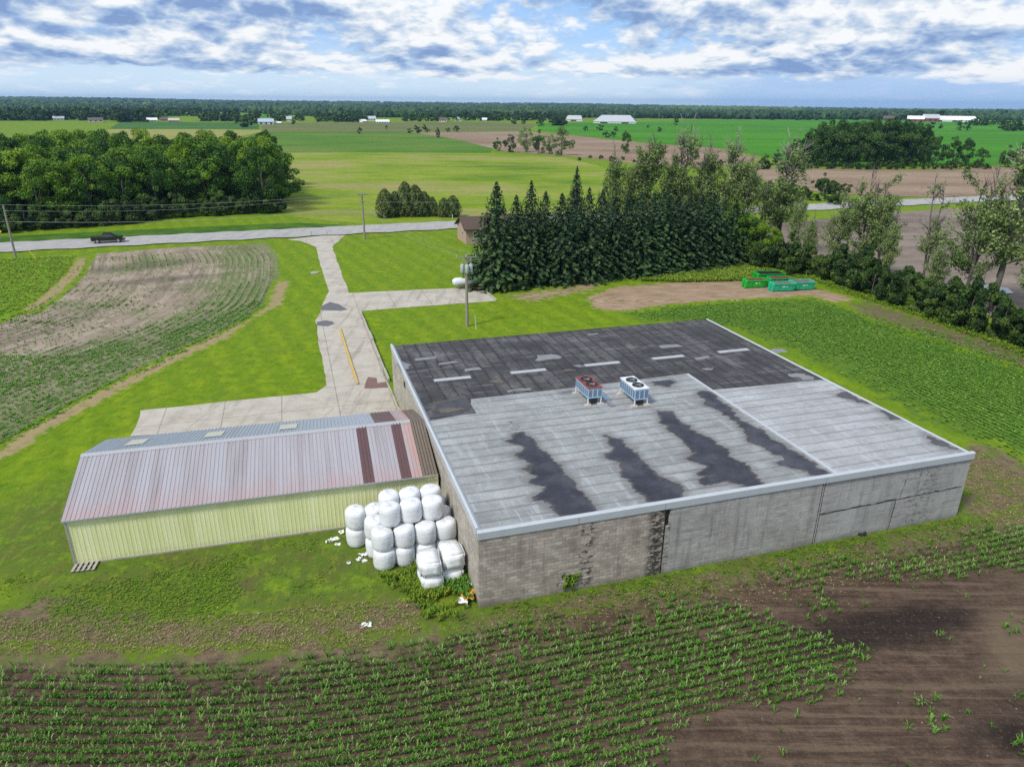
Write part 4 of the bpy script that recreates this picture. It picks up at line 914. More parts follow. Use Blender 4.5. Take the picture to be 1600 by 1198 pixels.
# ------------------------------------------------------------------ green skips at the yard edge
m_rustin = plain('rusty_inside', (.17, .075, .05), .9, scale=2, var=.4); m_greyin = plain('worn_grey_inside', (.18, .19, .19), .8, scale=2, var=.4)
m_decal = plain('white_decal', (.75, .78, .76), .5)
def skip_bin(label, px, py, rz, L, Wd, h, col, inner):
    m = plain('skip_paint', col, .4, .05, .14, 1.2, dirt=tuple(x * .5 for x in col), dirt_amt=.4)
    x, y, _ = g(px, py); t_ = thing('open_skip', label, 'skip', (x, y, .01), R(rz), 'open green skips on the bare yard')
    a = .12
    out = MB(); B = [(0, .2, .12), (L - .15, .2, .12), (L - .15, Wd - .2, .12), (0, Wd - .2, .12)]; T = [(-.10, 0, h), (L + .1, 0, h), (L + .1, Wd, h), (-.1, Wd, h)]
    Bi = [(.05, .26, .2), (L - .22, .26, .2), (L - .22, Wd - .26, .2), (.05, Wd - .26, .2)]; Ti = [(-.02, .08, h), (L + .02, .08, h), (L + .02, Wd - .08, h), (-.02, Wd - .08, h)]
    out.add(B + T + Ti, [(0, 1, 2, 3), (0, 1, 5, 4), (1, 2, 6, 5), (2, 3, 7, 6), (3, 0, 4, 7), (4, 5, 9, 8), (5, 6, 10, 9), (6, 7, 11, 10), (7, 4, 8, 11)])
    sh_ = out.build('shell', m, t_)
    MB().add(Bi + Ti, [(0, 1, 2, 3), (0, 1, 5, 4), (1, 2, 6, 5), (2, 3, 7, 6), (3, 0, 4, 7)]).build('liner', inner, t_)
    mb = MB(); e = .05
    mb.box(-.16, -.05, h - .09, L + .16, -.001, h + .03).box(-.16, Wd + .001, h - .09, L + .16, Wd + .05, h + .03).box(-.16, -.0005, h - .09, -.101, Wd + .0005, h + .03).box(L + .101, -.0005, h - .09, L + .16, Wd + .0005, h + .03)
    mb.build('top_rail', m, t_)
    for yy in (.05, Wd * .56): MB().hexa([(-.42, yy, .05), (-.02, yy + .1, .1), (-.02, yy + Wd * .36, .1), (-.42, yy + Wd * .36, .05)], [(-.34, yy, h * .92), (-.11, yy, h * .98), (-.11, yy + Wd * .38, h * .98), (-.34, yy + Wd * .38, h * .92)]).build('end_pocket', m, t_)
    for k in range(3):
        f0 = L * (k + .5) / 3; MB().hexa([(f0, .13, .2), (f0 + .08, .13, .2), (f0 + .08, .19, .2), (f0, .19, .2)], [(f0, -.045, h - .1), (f0 + .08, -.045, h - .1), (f0 + .08, .01, h - .1), (f0, .01, h - .1)]).build('side_rib', m, t_)
    for yy in (.35, Wd - .45): MB().box(.1, yy, 0, L - .2, yy + .1, .119).build('skid', m_dark, t_)
    q = lambda x, f: (x, .2 - .2 * f - .012, .12 + (h - .12) * f)
    MB().add([q(L * .36, .52), q(L * .62, .52), q(L * .62, .66), q(L * .36, .66)], [(0, 1, 2, 3)]).build('decal', m_decal, t_)
grn, tl = (.015, .42, .035), (.02, .46, .25)
skip_bin('grass green open skip with a rusty inside, nearest the bare tracks', 1169, 451, 7, 2.7, 1.6, 1.12, grn, m_rustin)
skip_bin('large grass green open skip at the back, against the hedge', 1187, 441, 5, 3.6, 2.2, 1.15, (.014, .36, .035), m_dark)
skip_bin('green open skip with rust brown inside, behind the two teal ones', 1206, 448, 5, 2.9, 1.7, 1.12, (.012, .34, .08), m_rustin)
skip_bin('teal green open skip with white sticker, in front of the brown lined one', 1211, 456.5, 6, 2.8, 1.6, 1.12, tl, m_greyin)
skip_bin('teal green open skip with white sticker, at the hedge end of the row', 1243, 454.5, 8, 2.8, 1.9, 1.15, tl, m_greyin)

# ------------------------------------------------------------------ bungalow, gas tank, harrow
m_brickw = plain('buff_brick', (.40, .29, .23), .9, scale=5, var=.18); m_shing = plain('brown_shingle', (.085, .055, .045), .9, scale=4, var=.35); m_soffit = plain('dark_brown_trim', (.06, .04, .03), .6)
hp = g(728.5, 382); he = g(715, 372.5); hr = math.atan2(he[1] - hp[1], he[0] - hp[0]) - math.pi / 2
ho = thing('bungalow', 'buff brick bungalow with brown roof peeping out behind the spruces', 'house', (hp[0], hp[1], 0), hr)
hl, hw = 15.0, min(10.0, math.dist(hp, he)); hz_, rz_ = 2.7, 4.35
MB().box(0, 0, 0, hl, hw, hz_).build('wall', m_brickw, ho); MB().extr([(.001, hz_ + .001), (hw - .001, hz_ + .001), (hw / 2, rz_ - .05)], 'x', .001, hl).build('gable', m_brickw, ho)
rf = MB()
for s in (0, 1):
    y0, y1 = (-.5, hw / 2) if s == 0 else (hw + .5, hw / 2); z0 = hz_ - .12
    b_t = [(-.5, y0, z0), (hl + .5, y0, z0), (hl + .5, y1, rz_), (-.5, y1, rz_)]; rf.hexa(b_t, [(x, y, z + .14) for x, y, z in b_t])
ro = rf.build('roof', m_shing, ho)
MB().box(-.53, -.53, hz_ - .2, hl, -.502, hz_ - .0).build('fascia', m_soffit, ho)
for x0 in (1.3, 4.2):
    w = MB().box(x0, -.03, 1.0, x0 + 1.5, -.002, 2.2).build('window', m_whitep, ho); MB().box(x0 + .1, -.04, 1.1, x0 + 1.4, -.031, 2.1).build('pane', m_glass, w)
w = MB().box(-.03, hw * .30, 1.3, -.002, hw * .30 + .7, 2.1).build('window', m_whitep, ho); MB().box(-.04, hw * .30 + .08, 1.38, -.031, hw * .30 + .62, 2.02).build('pane', m_glass, w)
x, y, _ = g(729, 450); tk = thing('gas_tank', 'white propane tank on feet at the end of the parking pad', 'gas tank', (x, y, 0), R(18))
MB().lathe([(.02, -2.0), (.28, -1.95), (.46, -1.78), (.54, -1.5), (.54, 1.5), (.46, 1.78), (.28, 1.95), (.02, 2.0)], (0, 0, .98), 22, axis='x').build('vessel', m_whitep, tk, True)
MB().lathe([(.18, 1.50), (.2, 1.66), (.14, 1.74)], (0, 0, 0), 14).build('valve_dome', m_whitep, tk, True)
for s in (-1.1, 1.1): MB().box(s - .08, -.35, 0, s + .08, .35, .55).build('foot', m_kerbc, tk)
x, y, _ = g(751, 454); hw_ = thing('farm_implement', 'small rusty red harrow with dark wheels beside the propane tank', 'harrow', (x, y, .02), R(-14)); m_rust = plain('rust_red', (.20, .055, .04), .8, scale=4, var=.3)
MB().box(-1.3, -.5, .38, 1.3, -.42, .46).box(-1.3, .42, .38, 1.3, .5, .46).box(-1.3, -.418, .38, -1.2, .418, .46).box(1.2, -.418, .38, 1.3, .418, .46).box(-.06, -.418, .38, .06, .418, .46).build('frame', m_rust, hw_)
MB().tube([(-1.3, 0, .42), (-2.6, 0, .35)], .05).build('drawbar', m_rust, hw_)
for k in range(6): MB().tube([(-1.1 + k * .44, -.46, .38), (-1.1 + k * .44, -.52, .02)], .025, 6).build('tine', m_dark, hw_)
for s in (-.62, .62): MB().lathe([(.06, -.06), (.30, -.06), (.30, .06), (.06, .06)], (.7, s, .30), 18, axis='y').build('wheel', m_rub, hw_)

# ------------------------------------------------------------------ poles, wires, posts
m_pole = plain('grey_pole_timber', (.26, .235, .205), .9, scale=3, var=.25, stretch=(4, 4, .3)); m_ins = plain('porcelain', (.35, .36, .37), .3); m_can = plain('pale_transformer_grey', (.44, .47, .50), .4, .1)
def hgt(px, py, top): return H + (np.array(g(px, py)[:2])[1]) * ((fw * FL + RR * (top[0] - CX) + UU * (CY - top[1]))[2] / (fw * FL + RR * (top[0] - CX) + UU * (CY - top[1]))[1])
def pole(label, px, py, top, arm, cans=0, az_=0.0):
    x, y, _ = g(px, py); h = hgt(px, py, top); t_ = thing('utility_pole', label, 'utility pole', (x, y, 0), az_)
    MB().tube([(0, 0, 0), (0, 0, h * .6), (0, 0, h)], [.19, .16, .125], 12).build('pole', m_pole, t_, True)
    if arm:
        ar = MB().box(-arm / 2, -.20, h - .32, arm / 2, -.1, h - .2).build('crossarm', m_pole, t_)
        for k in (-1, 0, 1): MB().lathe([(.045, h - .2), (.07, h - .14), (.04, h - .08), (.06, h - .02), (.02, h + .02)], (k * (arm / 2 - .1), -.15, 0), 10).build('insulator', m_ins, ar)
        for s in (-1, 1): MB().tube([(s * arm * .3, -.15, h - .32), (0, -.12, h - .95)], .025, 6).build('brace', m_frame, ar)
    else:
        MB().lathe([(.06, h), (.08, h + .1), (.04, h + .2)], (0, 0, 0), 10).build('insulator', m_ins, t_)
        MB().tube([(0, -.1, h - .8), (.5, -.1, h - .7)], .035, 8).build('bracket', m_frame, t_)
    for k in range(cans):
        q = (-.48, 0, .50)[k] if cans == 3 else (-.45, .45)[k]; yy = (-.1, -.42, -.1)[k] if cans == 3 else -.1
        c = MB().lathe([(.19, h - 1.95), (.21, h - 1.92), (.21, h - 1.14), (.18, h - 1.06), (.05, h - 1.0)], (q, yy, 0), 18).build('transformer', m_can, t_, True)
        MB().lathe([(.03, h - 1.0), (.05, h - .9), (.03, h - .8)], (q, yy, 0), 8).build('bushing', m_ins, c)
    return t_, h
pA, hA = pole('wooden farm pole with crossarm and pale transformer cans on the lawn', 730, 510, (726, 398), 2.3, 3, R(14))
pB, hB = pole('roadside utility pole with crossarm beside the driveway mouth', 570, 374, (562, 302), 2.2, 0, R(38))
pC, hC = pole('roadside utility pole at the left edge beside the meadow', 25, 403, (2, 322), 0, 0, R(20))
pB.children[0].name; 
for k, q in enumerate((.55,)): MB().box(-.5, -.2, hB - 1.55, .5, -.1, hB - 1.45).build('lower_arm', m_pole, pB)
m_wire = plain('aluminium_wire', (.33, .34, .35), .5, .3)
def wire(label, a, b, sag, r=.016):
    a, b = np.array(a, float), np.array(b, float); P = [tuple(a + (b - a) * t_ - np.array([0, 0, sag * 4 * t_ * (1 - t_)])) for t_ in np.linspace(0, 1, 18)]
    o = MB().tube(P, r, 5).build('power_line', m_wire); tag(o, label, 'power line', 'overhead lines')
lA, lB, lC = [np.array([o.location.x, o.location.y, 0]) for o in (pA, pB, pC)]
dR = np.array([RD[0], RD[1], 0])
Z3 = lambda z: np.array([0, 0, z]); nR = np.array([RN[0], RN[1], 0])
lD = lB + dR * 62
wire('top overhead wire from the left roadside pole to the driveway pole', lC + Z3(hC + .2), lB + Z3(hB + .05), .9)
wire('middle overhead wire from the left roadside pole to the driveway pole', lC + Z3(hC - .7), lB + nR * .9 + Z3(hB - .1), 1.2)
wire('lowest overhead cable from the left roadside pole to the driveway pole', lC + Z3(hC - 2.4), lB + Z3(hB - 2.6), 1.0, .024)
wire('top overhead wire running left out of the picture from the roadside pole', lC + Z3(hC + .2), lC - dR * 58 + Z3(hC + .2), .9)
wire('lower overhead cable running left out of the picture from the roadside pole', lC + Z3(hC - 2.4), lC - dR * 58 + Z3(hC - 2.4), .9, .024)
wire('top overhead wire from the driveway pole into the spruces', lB + Z3(hB + .05), lD + Z3(hB), .8)
wire('lower overhead cable from the driveway pole into the spruces', lB + Z3(hB - 1.5), lD + Z3(hB - 1.6), .9, .022)
for k in (-1, 1): wire('overhead wire over the lawn to the transformer pole, ' + ('house' if k > 0 else 'driveway') + ' side', lB + Z3(hB - 1.5) + dR * k * .4, lA + np.array([math.cos(R(14)), math.sin(R(14)), 0]) * k * 1.05 + Z3(hA), 1.3)
def post(name, label, px, py, h, r, mt, lean=0.0):
    x, y, _ = g(px, py); o = MB().tube([(0, 0, 0), (lean, 0, h)], [r, r * .8], 8).build(name, mt); o.location = (x, y, 0); return tag(o, label, 'post')
m_gylw = plain('yellow_guard', (.65, .52, .05), .5); m_pst = plain('pale_post', (.62, .66, .55), .6)
post('guy_guard', 'slanting yellow guy wire guard below the left roadside pole', 55, 402, 1.7, .05, m_gylw, -1.2)
post('marker_stake', 'thin pale stake on the lawn beside the transformer pole', 744, 515, 1.7, .035, m_pst, -.12)
post('marker_post', 'small grey marker post by the road at the driveway mouth, nearer the truck', 487, 369, .95, .05, m_frame)
post('marker_post', 'small grey marker post by the road at the driveway mouth, nearer the pole', 511, 368, .95, .05, m_frame)
post('marker_post', 'short white post across the road from the bungalow', 707, 342, 1.0, .07, m_whitep)
mbx = thing('mailbox', 'small white mailbox on a thin post at the lawn edge by the road', 'mailbox', g(601, 370))
MB().tube([(0, 0, 0), (0, 0, 1.05)], .05, 8).build('post', m_pole, mbx); MB().extr([(-.12, 1.05), (.12, 1.05), (.12, 1.22), (.06, 1.3), (-.06, 1.3), (-.12, 1.22)], 'y', -.25, .25).build('box', m_whitep, mbx)
sg = thing('road_sign', 'yellow diamond warning sign beyond the road at the left edge', 'road sign', g(3, 379), R(20))
MB().tube([(0, 0, 0), (0, 0, 2.2)], .04, 8).build('post', m_frame, sg); MB().add([(0, -.05, 1.55), (.42, -.05, 1.97), (0, -.05, 2.39), (-.42, -.05, 1.97), (0, -.075, 1.55), (.42, -.075, 1.97), (0, -.075, 2.39), (-.42, -.075, 1.97)], [(0, 1, 2, 3), (7, 6, 5, 4), (0, 1, 5, 4), (1, 2, 6, 5), (2, 3, 7, 6), (3, 0, 4, 7)]).build('panel', m_gylw, sg)

# ------------------------------------------------------------------ farms far off
def fmat(nm, c): return plain(nm, c, .7, scale=.3, var=.1)
f_white, f_grey, f_red, f_brown, f_tan, f_blue = fmat('white_steel', (.72, .74, .76)), fmat('grey_steel', (.42, .44, .47)), fmat('barn_red', (.22, .03, .03)), fmat('brown_roof', (.11, .07, .06)), fmat('tan_siding', (.50, .43, .34)), fmat('blue_grey_roof', (.36, .43, .54))
def farm(label, px, py, pw, ph, depth, wm, rm, cat='barn', rz=0.0, roofshare=.55, doors=3, hip=0.0):
    x, y, _ = g(px, py); sc = math.hypot(x, y) / FL * .93; w, h = pw * sc, ph * sc
    z = float(terrain(np.array([x]), np.array([y]))[0]); a = -math.atan2(x, y) + R(rz)
    t_ = thing('barn' if cat == 'barn' else 'farmhouse', label, cat, (x, y, z), a)
    e = h * (1 - roofshare)
    MB().box(-w / 2, 0, 0, w / 2, depth, e).build('wall', wm, t_)
    rb = MB()
    for s in (0, 1):
        y0, y1 = (-.6, depth / 2) if s == 0 else (depth + .6, depth / 2); ins = w * hip
        b_t = [(-w / 2 - .5, y0, e - .1), (w / 2 + .5, y0, e - .1), (w / 2 + .5 - ins, y1, h), (-w / 2 - .5 + ins, y1, h)]; rb.hexa(b_t, [(p, q, r_ + .3) for p, q, r_ in b_t])
    rb.build('roof', rm, t_)
    MB().extr([(.01, e), (depth - .01, e), (depth / 2, h - .12)], 'x', -w / 2 + .01 + w * hip, w / 2 - .01 - w * hip).build('gable', wm, t_)
    for k in range(doors):
        f0 = -w / 2 + w * (k + .5) / doors
        MB().box(f0 - w / doors * .17, -.12, .2 if cat == 'barn' else e * .35, f0 + w / doors * .17, -.01, e * .8).build('door' if cat == 'barn' else 'window', m_dark if cat == 'barn' else m_glass, t_)
    return t_
farm('pale barn with a blue grey roof behind the field trees', 416, 194.5, 22, 7.5, 22, f_white, f_blue)
farm('small white farm shed just beside the blue roofed barn', 436, 194, 6, 3, 8, f_white, f_white, 'barn')
farm('pale farmhouse behind the lone round bushes', 452, 190, 7, 7, 9, f_white, f_grey, 'house')
farm('grey roofed farmhouse between dark trees in the middle distance', 533, 190.5, 9, 6, 10, f_tan, f_brown, 'house')
farm('tall white farmhouse above the long white sheds', 581, 189, 12, 6.5, 11, f_white, f_grey, 'house')
farm('long low white shed with an open dark front', 598, 193, 20, 5, 14, f_white, f_white, 'barn', 0, .55, 5)
farm('small white gabled shed at the end of the white sheds', 570, 191.5, 7, 4, 12, f_white, f_white, 'barn', 20)
farm('white farmhouse with brown roof far beyond the lone bush', 692, 190.5, 11, 6, 11, f_white, f_brown, 'house')
farm('small white house to the right of the brown roofed farmhouse', 716, 189, 10, 5.5, 11, f_white, f_grey, 'house')
farm('tiny pale house among trees toward the grey barns', 757, 189.5, 7, 4.5, 10, f_tan, f_white, 'house')
farm('smaller grey roofed dairy barn half hidden by trees', 896, 189.5, 27, 8, 26, f_white, f_grey, 'barn', -6, .7, 1, .14)
farm('very large pale grey roofed dairy barn in the bright field', 960, 193, 66, 11.5, 42, f_white, f_grey, 'barn', -4, .80, 2, .17)
farm('red barn with a white roof, first of the red farm', 1430, 190.5, 21, 7.5, 18, f_red, f_white)
farm('red barn with grey roof between the white roofed barns', 1453, 190, 20, 9, 24, f_red, f_grey)
farm('very long white dairy barn at the red farm', 1492, 190.5, 56, 7, 34, f_white, f_white, 'barn', 3, .7, 3, .10)
farm('dull brown farmhouse left of the red farm', 1388, 188.5, 14, 6, 14, f_brown, f_brown, 'house')
farm('tan bungalow with pale roof behind the left wood', 272, 191, 14, 5, 12, f_tan, f_tan, 'house')
farm('white house with pale roof behind the left wood', 238, 190.5, 13, 5, 12, f_white, f_white, 'house')
farm('brown roofed house partly hidden above the left wood', 258, 189.5, 12, 5, 12, f_tan, f_brown, 'house')
farm('pale house with a red brown roof far left above the wood', 150, 191, 18, 5.5, 14, f_white, f_brown, 'house')
farm('white house far left among trees above the wood', 92, 188, 13, 5, 12, f_white, f_grey, 'house')
farm('tan house at the far left horizon above the wood', 40, 186, 15, 5, 12, f_tan, f_brown, 'house')
farm('brown roofed house in the gap of the far left trees', 246, 173.5, 10, 3.5, 14, f_tan, f_brown, 'house')

# ------------------------------------------------------------------ trees
def leaf_mat(name, cols, rnd=.35, trans=.22):
    m, n, b = mat(name); t_ = n.attr('tint')
    f = n.math('ADD', t_, n.math('MULTIPLY', n.math('SUBTRACT', n.rnd(), .5), rnd))
    k = len(cols); c = n.ramp(f, [(.08 + .84 * i / (k - 1), cc) for i, cc in enumerate(cols)])
    n.put(b.inputs['Base Color'], c); b.inputs['Roughness'].default_value = .6; b.inputs['Specular IOR Level'].default_value = .25
    if trans:
        tr_ = n.new('ShaderNodeBsdfTranslucent'); n.put(tr_.inputs[0], c); mx = n.new('ShaderNodeMixShader'); mx.inputs[0].default_value = trans
        n.l.new(b.outputs[0], mx.inputs[1]); n.l.new(tr_.outputs[0], mx.inputs[2]); n.l.new(mx.outputs[0], n.n['Material Output'].inputs[0])
    return m
m_leaf = leaf_mat('broad_leaves', rnd=.85, cols=[(.020, .062, .007), (.055, .145, .009), (.115, .235, .012), (.21, .33, .018)])
m_leafd = leaf_mat('dark_leaves', [(.016, .050, .012), (.032, .085, .014), (.060, .130, .020), (.105, .190, .032)])
m_leafp = leaf_mat('poplar_leaves', trans=.34, cols=[(.075, .130, .034), (.150, .230, .060), (.235, .325, .095), (.34, .42, .18)])
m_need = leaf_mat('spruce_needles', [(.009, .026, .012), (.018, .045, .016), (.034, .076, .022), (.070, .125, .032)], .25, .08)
m_cedar = leaf_mat('cedar_sprays', [(.022, .045, .012), (.048, .082, .018), (.088, .125, .028), (.13, .165, .040)], .25, .1)
m_shrub = leaf_mat('hedge_leaves', [(.016, .042, .010), (.034, .076, .014), (.066, .125, .020), (.120, .190, .032)], .35)
m_bark = plain('grey_bark', (.13, .115, .10), .95, scale=3, var=.35, stretch=(3, 3, .5)); m_dead = plain('dead_wood', (.30, .28, .255), .9, scale=3, var=.25)
def unit(a): return a / np.maximum(np.linalg.norm(a, axis=-1, keepdims=True), 1e-9)
def quads(P, Nn, size, asp, rg, spin=None):
    """leaf-sized rhombic faces at P facing Nn"""
    k = len(P); a = unit(np.cross(Nn, rg.normal(size=(k, 3)))); b = np.cross(unit(Nn), a)
    s = size * rg.uniform(.7, 1.3, (k, 1)); fold = unit(Nn) * s * .22
    V = np.stack([P - a * s, P - b * s * asp + fold * rg.uniform(-1, 1, (k, 1)), P + a * s, P + b * s * asp + fold * rg.uniform(-1, 1, (k, 1))], 1)
    return V.reshape(-1, 3), np.arange(4 * k).reshape(-1, 4)
def limbs(mb, base, tips, r0_, rg, bend=.25, n=5):
    for t_ in tips:
        a, b = np.array(base(t_)), np.array(t_); m1 = a + (b - a) * .5 + np.array([0, 0, -bend * abs(b[2] - a[2]) * .5]) + rg.normal(0, .12, 3)
        mb.tube([tuple(a), tuple(m1), tuple(b)], [r0_, r0_ * .6, r0_ * .22], n)
def clustered(cent, rads, nleaf, size, asp, rg, flat=.85, upb=.25, fill=.5):
    rads = np.asarray(rads); w = rads ** 2 / (rads ** 2).sum(); ci = rg.choice(len(cent), nleaf, p=w)
    d = unit(rg.normal(size=(nleaf, 3)) + [0, 0, upb]); r = rads[ci] * rg.uniform(fill, 1.06, nleaf) ** .7
    P = cent[ci] + d * r[:, None] * [1, 1, flat]
    Nn = unit(d + rg.normal(0, .55, (nleaf, 3)) + [0, 0, .35]); V, F = quads(P, Nn, size, asp, rg)
    ct = rg.uniform(0, 1, len(cent)); t_ = np.clip(.5 + (ct[ci] - .5) * .55 + rg.normal(0, .17, nleaf), 0, 1)
    return V, F, t_
PROTO = {}
def reg(kind, crown, trunk, extra=None): PROTO.setdefault(kind, []).append((crown, trunk, extra))
def mk(mb, nm, mt):
    me = bpy.data.meshes.new(nm); me.from_pydata(mb.v, [], mb.f); me.polygons.foreach_set('use_smooth', [True] * len(me.polygons)); me.materials.append(mt); me.update(); return me
def broadleaf(seed, h, rc, zc, n_cl, n_leaf, size, mt, kind, squat=1.0):
    rg = np.random.default_rng(seed); C_ = []; Rd = []
    while len(C_) < n_cl:
        p = rg.uniform(-1, 1, 3); q = np.linalg.norm(p)
        if q > 1 or q < .35: continue
        ang_ = math.atan2(p[1], p[0]); wob = 1 + .20 * math.sin(2 * ang_ + seed) + .12 * math.sin(5 * ang_ + seed * 2)
        shape = (1 - .35 * max(0, p[2]) ** 2) * (1 - .25 * max(0, -p[2]))
        C_.append([p[0] * rc * wob * shape, p[1] * rc * wob * shape, zc + p[2] * (h - zc) * (1 if p[2] > 0 else .95 * squat)]); Rd.append(rg.uniform(.16, .36) * rc)
    C_ = np.array(C_); C_[:, 2] = np.minimum(C_[:, 2], h - .3)
    V, F, t_ = clustered(C_, Rd, n_leaf, size, .62, rg)
    cr = np_mesh(kind + '_crown', V, [F], t_); cr.materials.append(mt)
    mb = MB(); top = h * .8; mb.tube([(0, 0, -.3), (.1, .05, h * .25), (-.1, .1, h * .5), (.05, 0, top)], [h * .022, h * .016, h * .012, .04], 8)
    limbs(mb, lambda q: (0, 0, max(.2 * h, q[2] * .55)), [tuple(c) for c in C_[rg.choice(len(C_), min(9, len(C_)), False)]], h * .008, rg)
    reg(kind, cr, mk(mb, kind + '_trunk', m_bark))
for k in range(5): broadleaf(11 + k, 14, 4.5 + .3 * (k % 3), 7.2, 34, 8000, .215, m_leaf, 'wood', 1.1)
for k in range(3): broadleaf(31 + k, 14, 5.0, 6.8, 32, 5600, .25, m_leafd, 'grove', 1.12)
for k in range(4): broadleaf(51 + k, 12, 5.4, 5.4, 22, 1500, .62, m_leafd, 'farm', 1.12)
for k in range(4): broadleaf(71 + k, 3.4, 1.9, 1.6, 20, 4200, .13, m_shrub, 'shrub', 1.05)
for k in range(2): broadleaf(91 + k, 12, 4.2, 6.0, 26, 2400, .26, m_leafp, 'airy', 1.1)
def spruce(seed, h, rmax, n_lv, mt, kind):
    rg = np.random.default_rng(seed); P = []; Nn = []; T = []; S = []
    for i in range(n_lv):
        f = i / (n_lv - 1); z0 = .3 + (h - .5) * f; L0 = rmax * (1 - f ** 1.25) ** .86 * (1 if f > .06 else .9) + .12; nb = max(4, int(15 * (1 - f * .65)))
        for k in range(nb):
            a = 2 * math.pi * (k + rg.uniform(-.35, .35)) / nb + i * .7; L = L0 * rg.uniform(.72, 1.12); tb = rg.uniform(0, 1)
            m_ = max(2, int(L / .32))
            for j in range(m_):
                s = (j + .8) / m_
                if s < .38 and rg.random() < .6: continue
                r = L * s; dz = -.34 * L * s * s + .14 * L * s ** 4; side = rg.choice([-1, 1]) * rg.uniform(.05, .30) * (1.15 - s * .7) * min(1, L)
                c_, s_ = math.cos(a), math.sin(a)
                P.append((c_ * r - s_ * side, s_ * r + c_ * side, z0 + dz + rg.normal(0, .06) - abs(side) * .35))
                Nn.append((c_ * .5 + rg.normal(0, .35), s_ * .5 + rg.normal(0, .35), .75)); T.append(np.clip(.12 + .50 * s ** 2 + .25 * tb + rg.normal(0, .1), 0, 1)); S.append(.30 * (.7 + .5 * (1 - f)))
                if rg.random() < .55:      # hanging twigs
                    P.append((c_ * r, s_ * r, z0 + dz - .28)); Nn.append((c_, s_, .1)); T.append(np.clip(.10 + .25 * tb + rg.normal(0, .08), 0, 1)); S.append(.27)
    P, Nn = np.array(P), unit(np.array(Nn)); k = len(P)
    V, F = quads(P, Nn, np.array(S)[:, None], .55, rg)
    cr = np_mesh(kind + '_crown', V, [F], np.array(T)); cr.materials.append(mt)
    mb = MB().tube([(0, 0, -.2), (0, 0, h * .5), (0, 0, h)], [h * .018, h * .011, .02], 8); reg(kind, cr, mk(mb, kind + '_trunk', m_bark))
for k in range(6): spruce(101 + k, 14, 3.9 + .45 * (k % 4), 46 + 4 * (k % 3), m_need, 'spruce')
def cedar(seed, h, rmax):
    rg = np.random.default_rng(seed); N_ = 4200; f = rg.uniform(0, 1, N_) ** 1.15; a = rg.uniform(0, 6.283, N_)
    r = rmax * np.where(f < .25, .75 + f, 1.0) * np.clip(1 - ((f - .25) / .80).clip(0) ** 2.5, .02, 1) * (1 + .18 * np.sin(5 * a + f * 9) + .1 * np.sin(11 * a - f * 14)) * rg.uniform(.72, 1.05, N_)
    P = np.c_[r * np.cos(a), r * np.sin(a), .1 + f * h]; Nn = unit(np.c_[np.cos(a), np.sin(a), .45 + 0 * a] + rg.normal(0, .4, (N_, 3)))
    V, F = quads(P, Nn, .16, .6, rg); t_ = np.clip(.5 + .25 * np.sin(5 * a + f * 9) + rg.normal(0, .16, N_), 0, 1)
    cr = np_mesh('cedar_crown', V, [F], t_); cr.materials.append(m_cedar); mb = MB().tube([(0, 0, -.2), (0, 0, h * .9)], [.12, .03], 7); reg('cedar', cr, mk(mb, 'cedar_trunk', m_bark))
for k in range(3): cedar(131 + k, 6.5, 1.75)
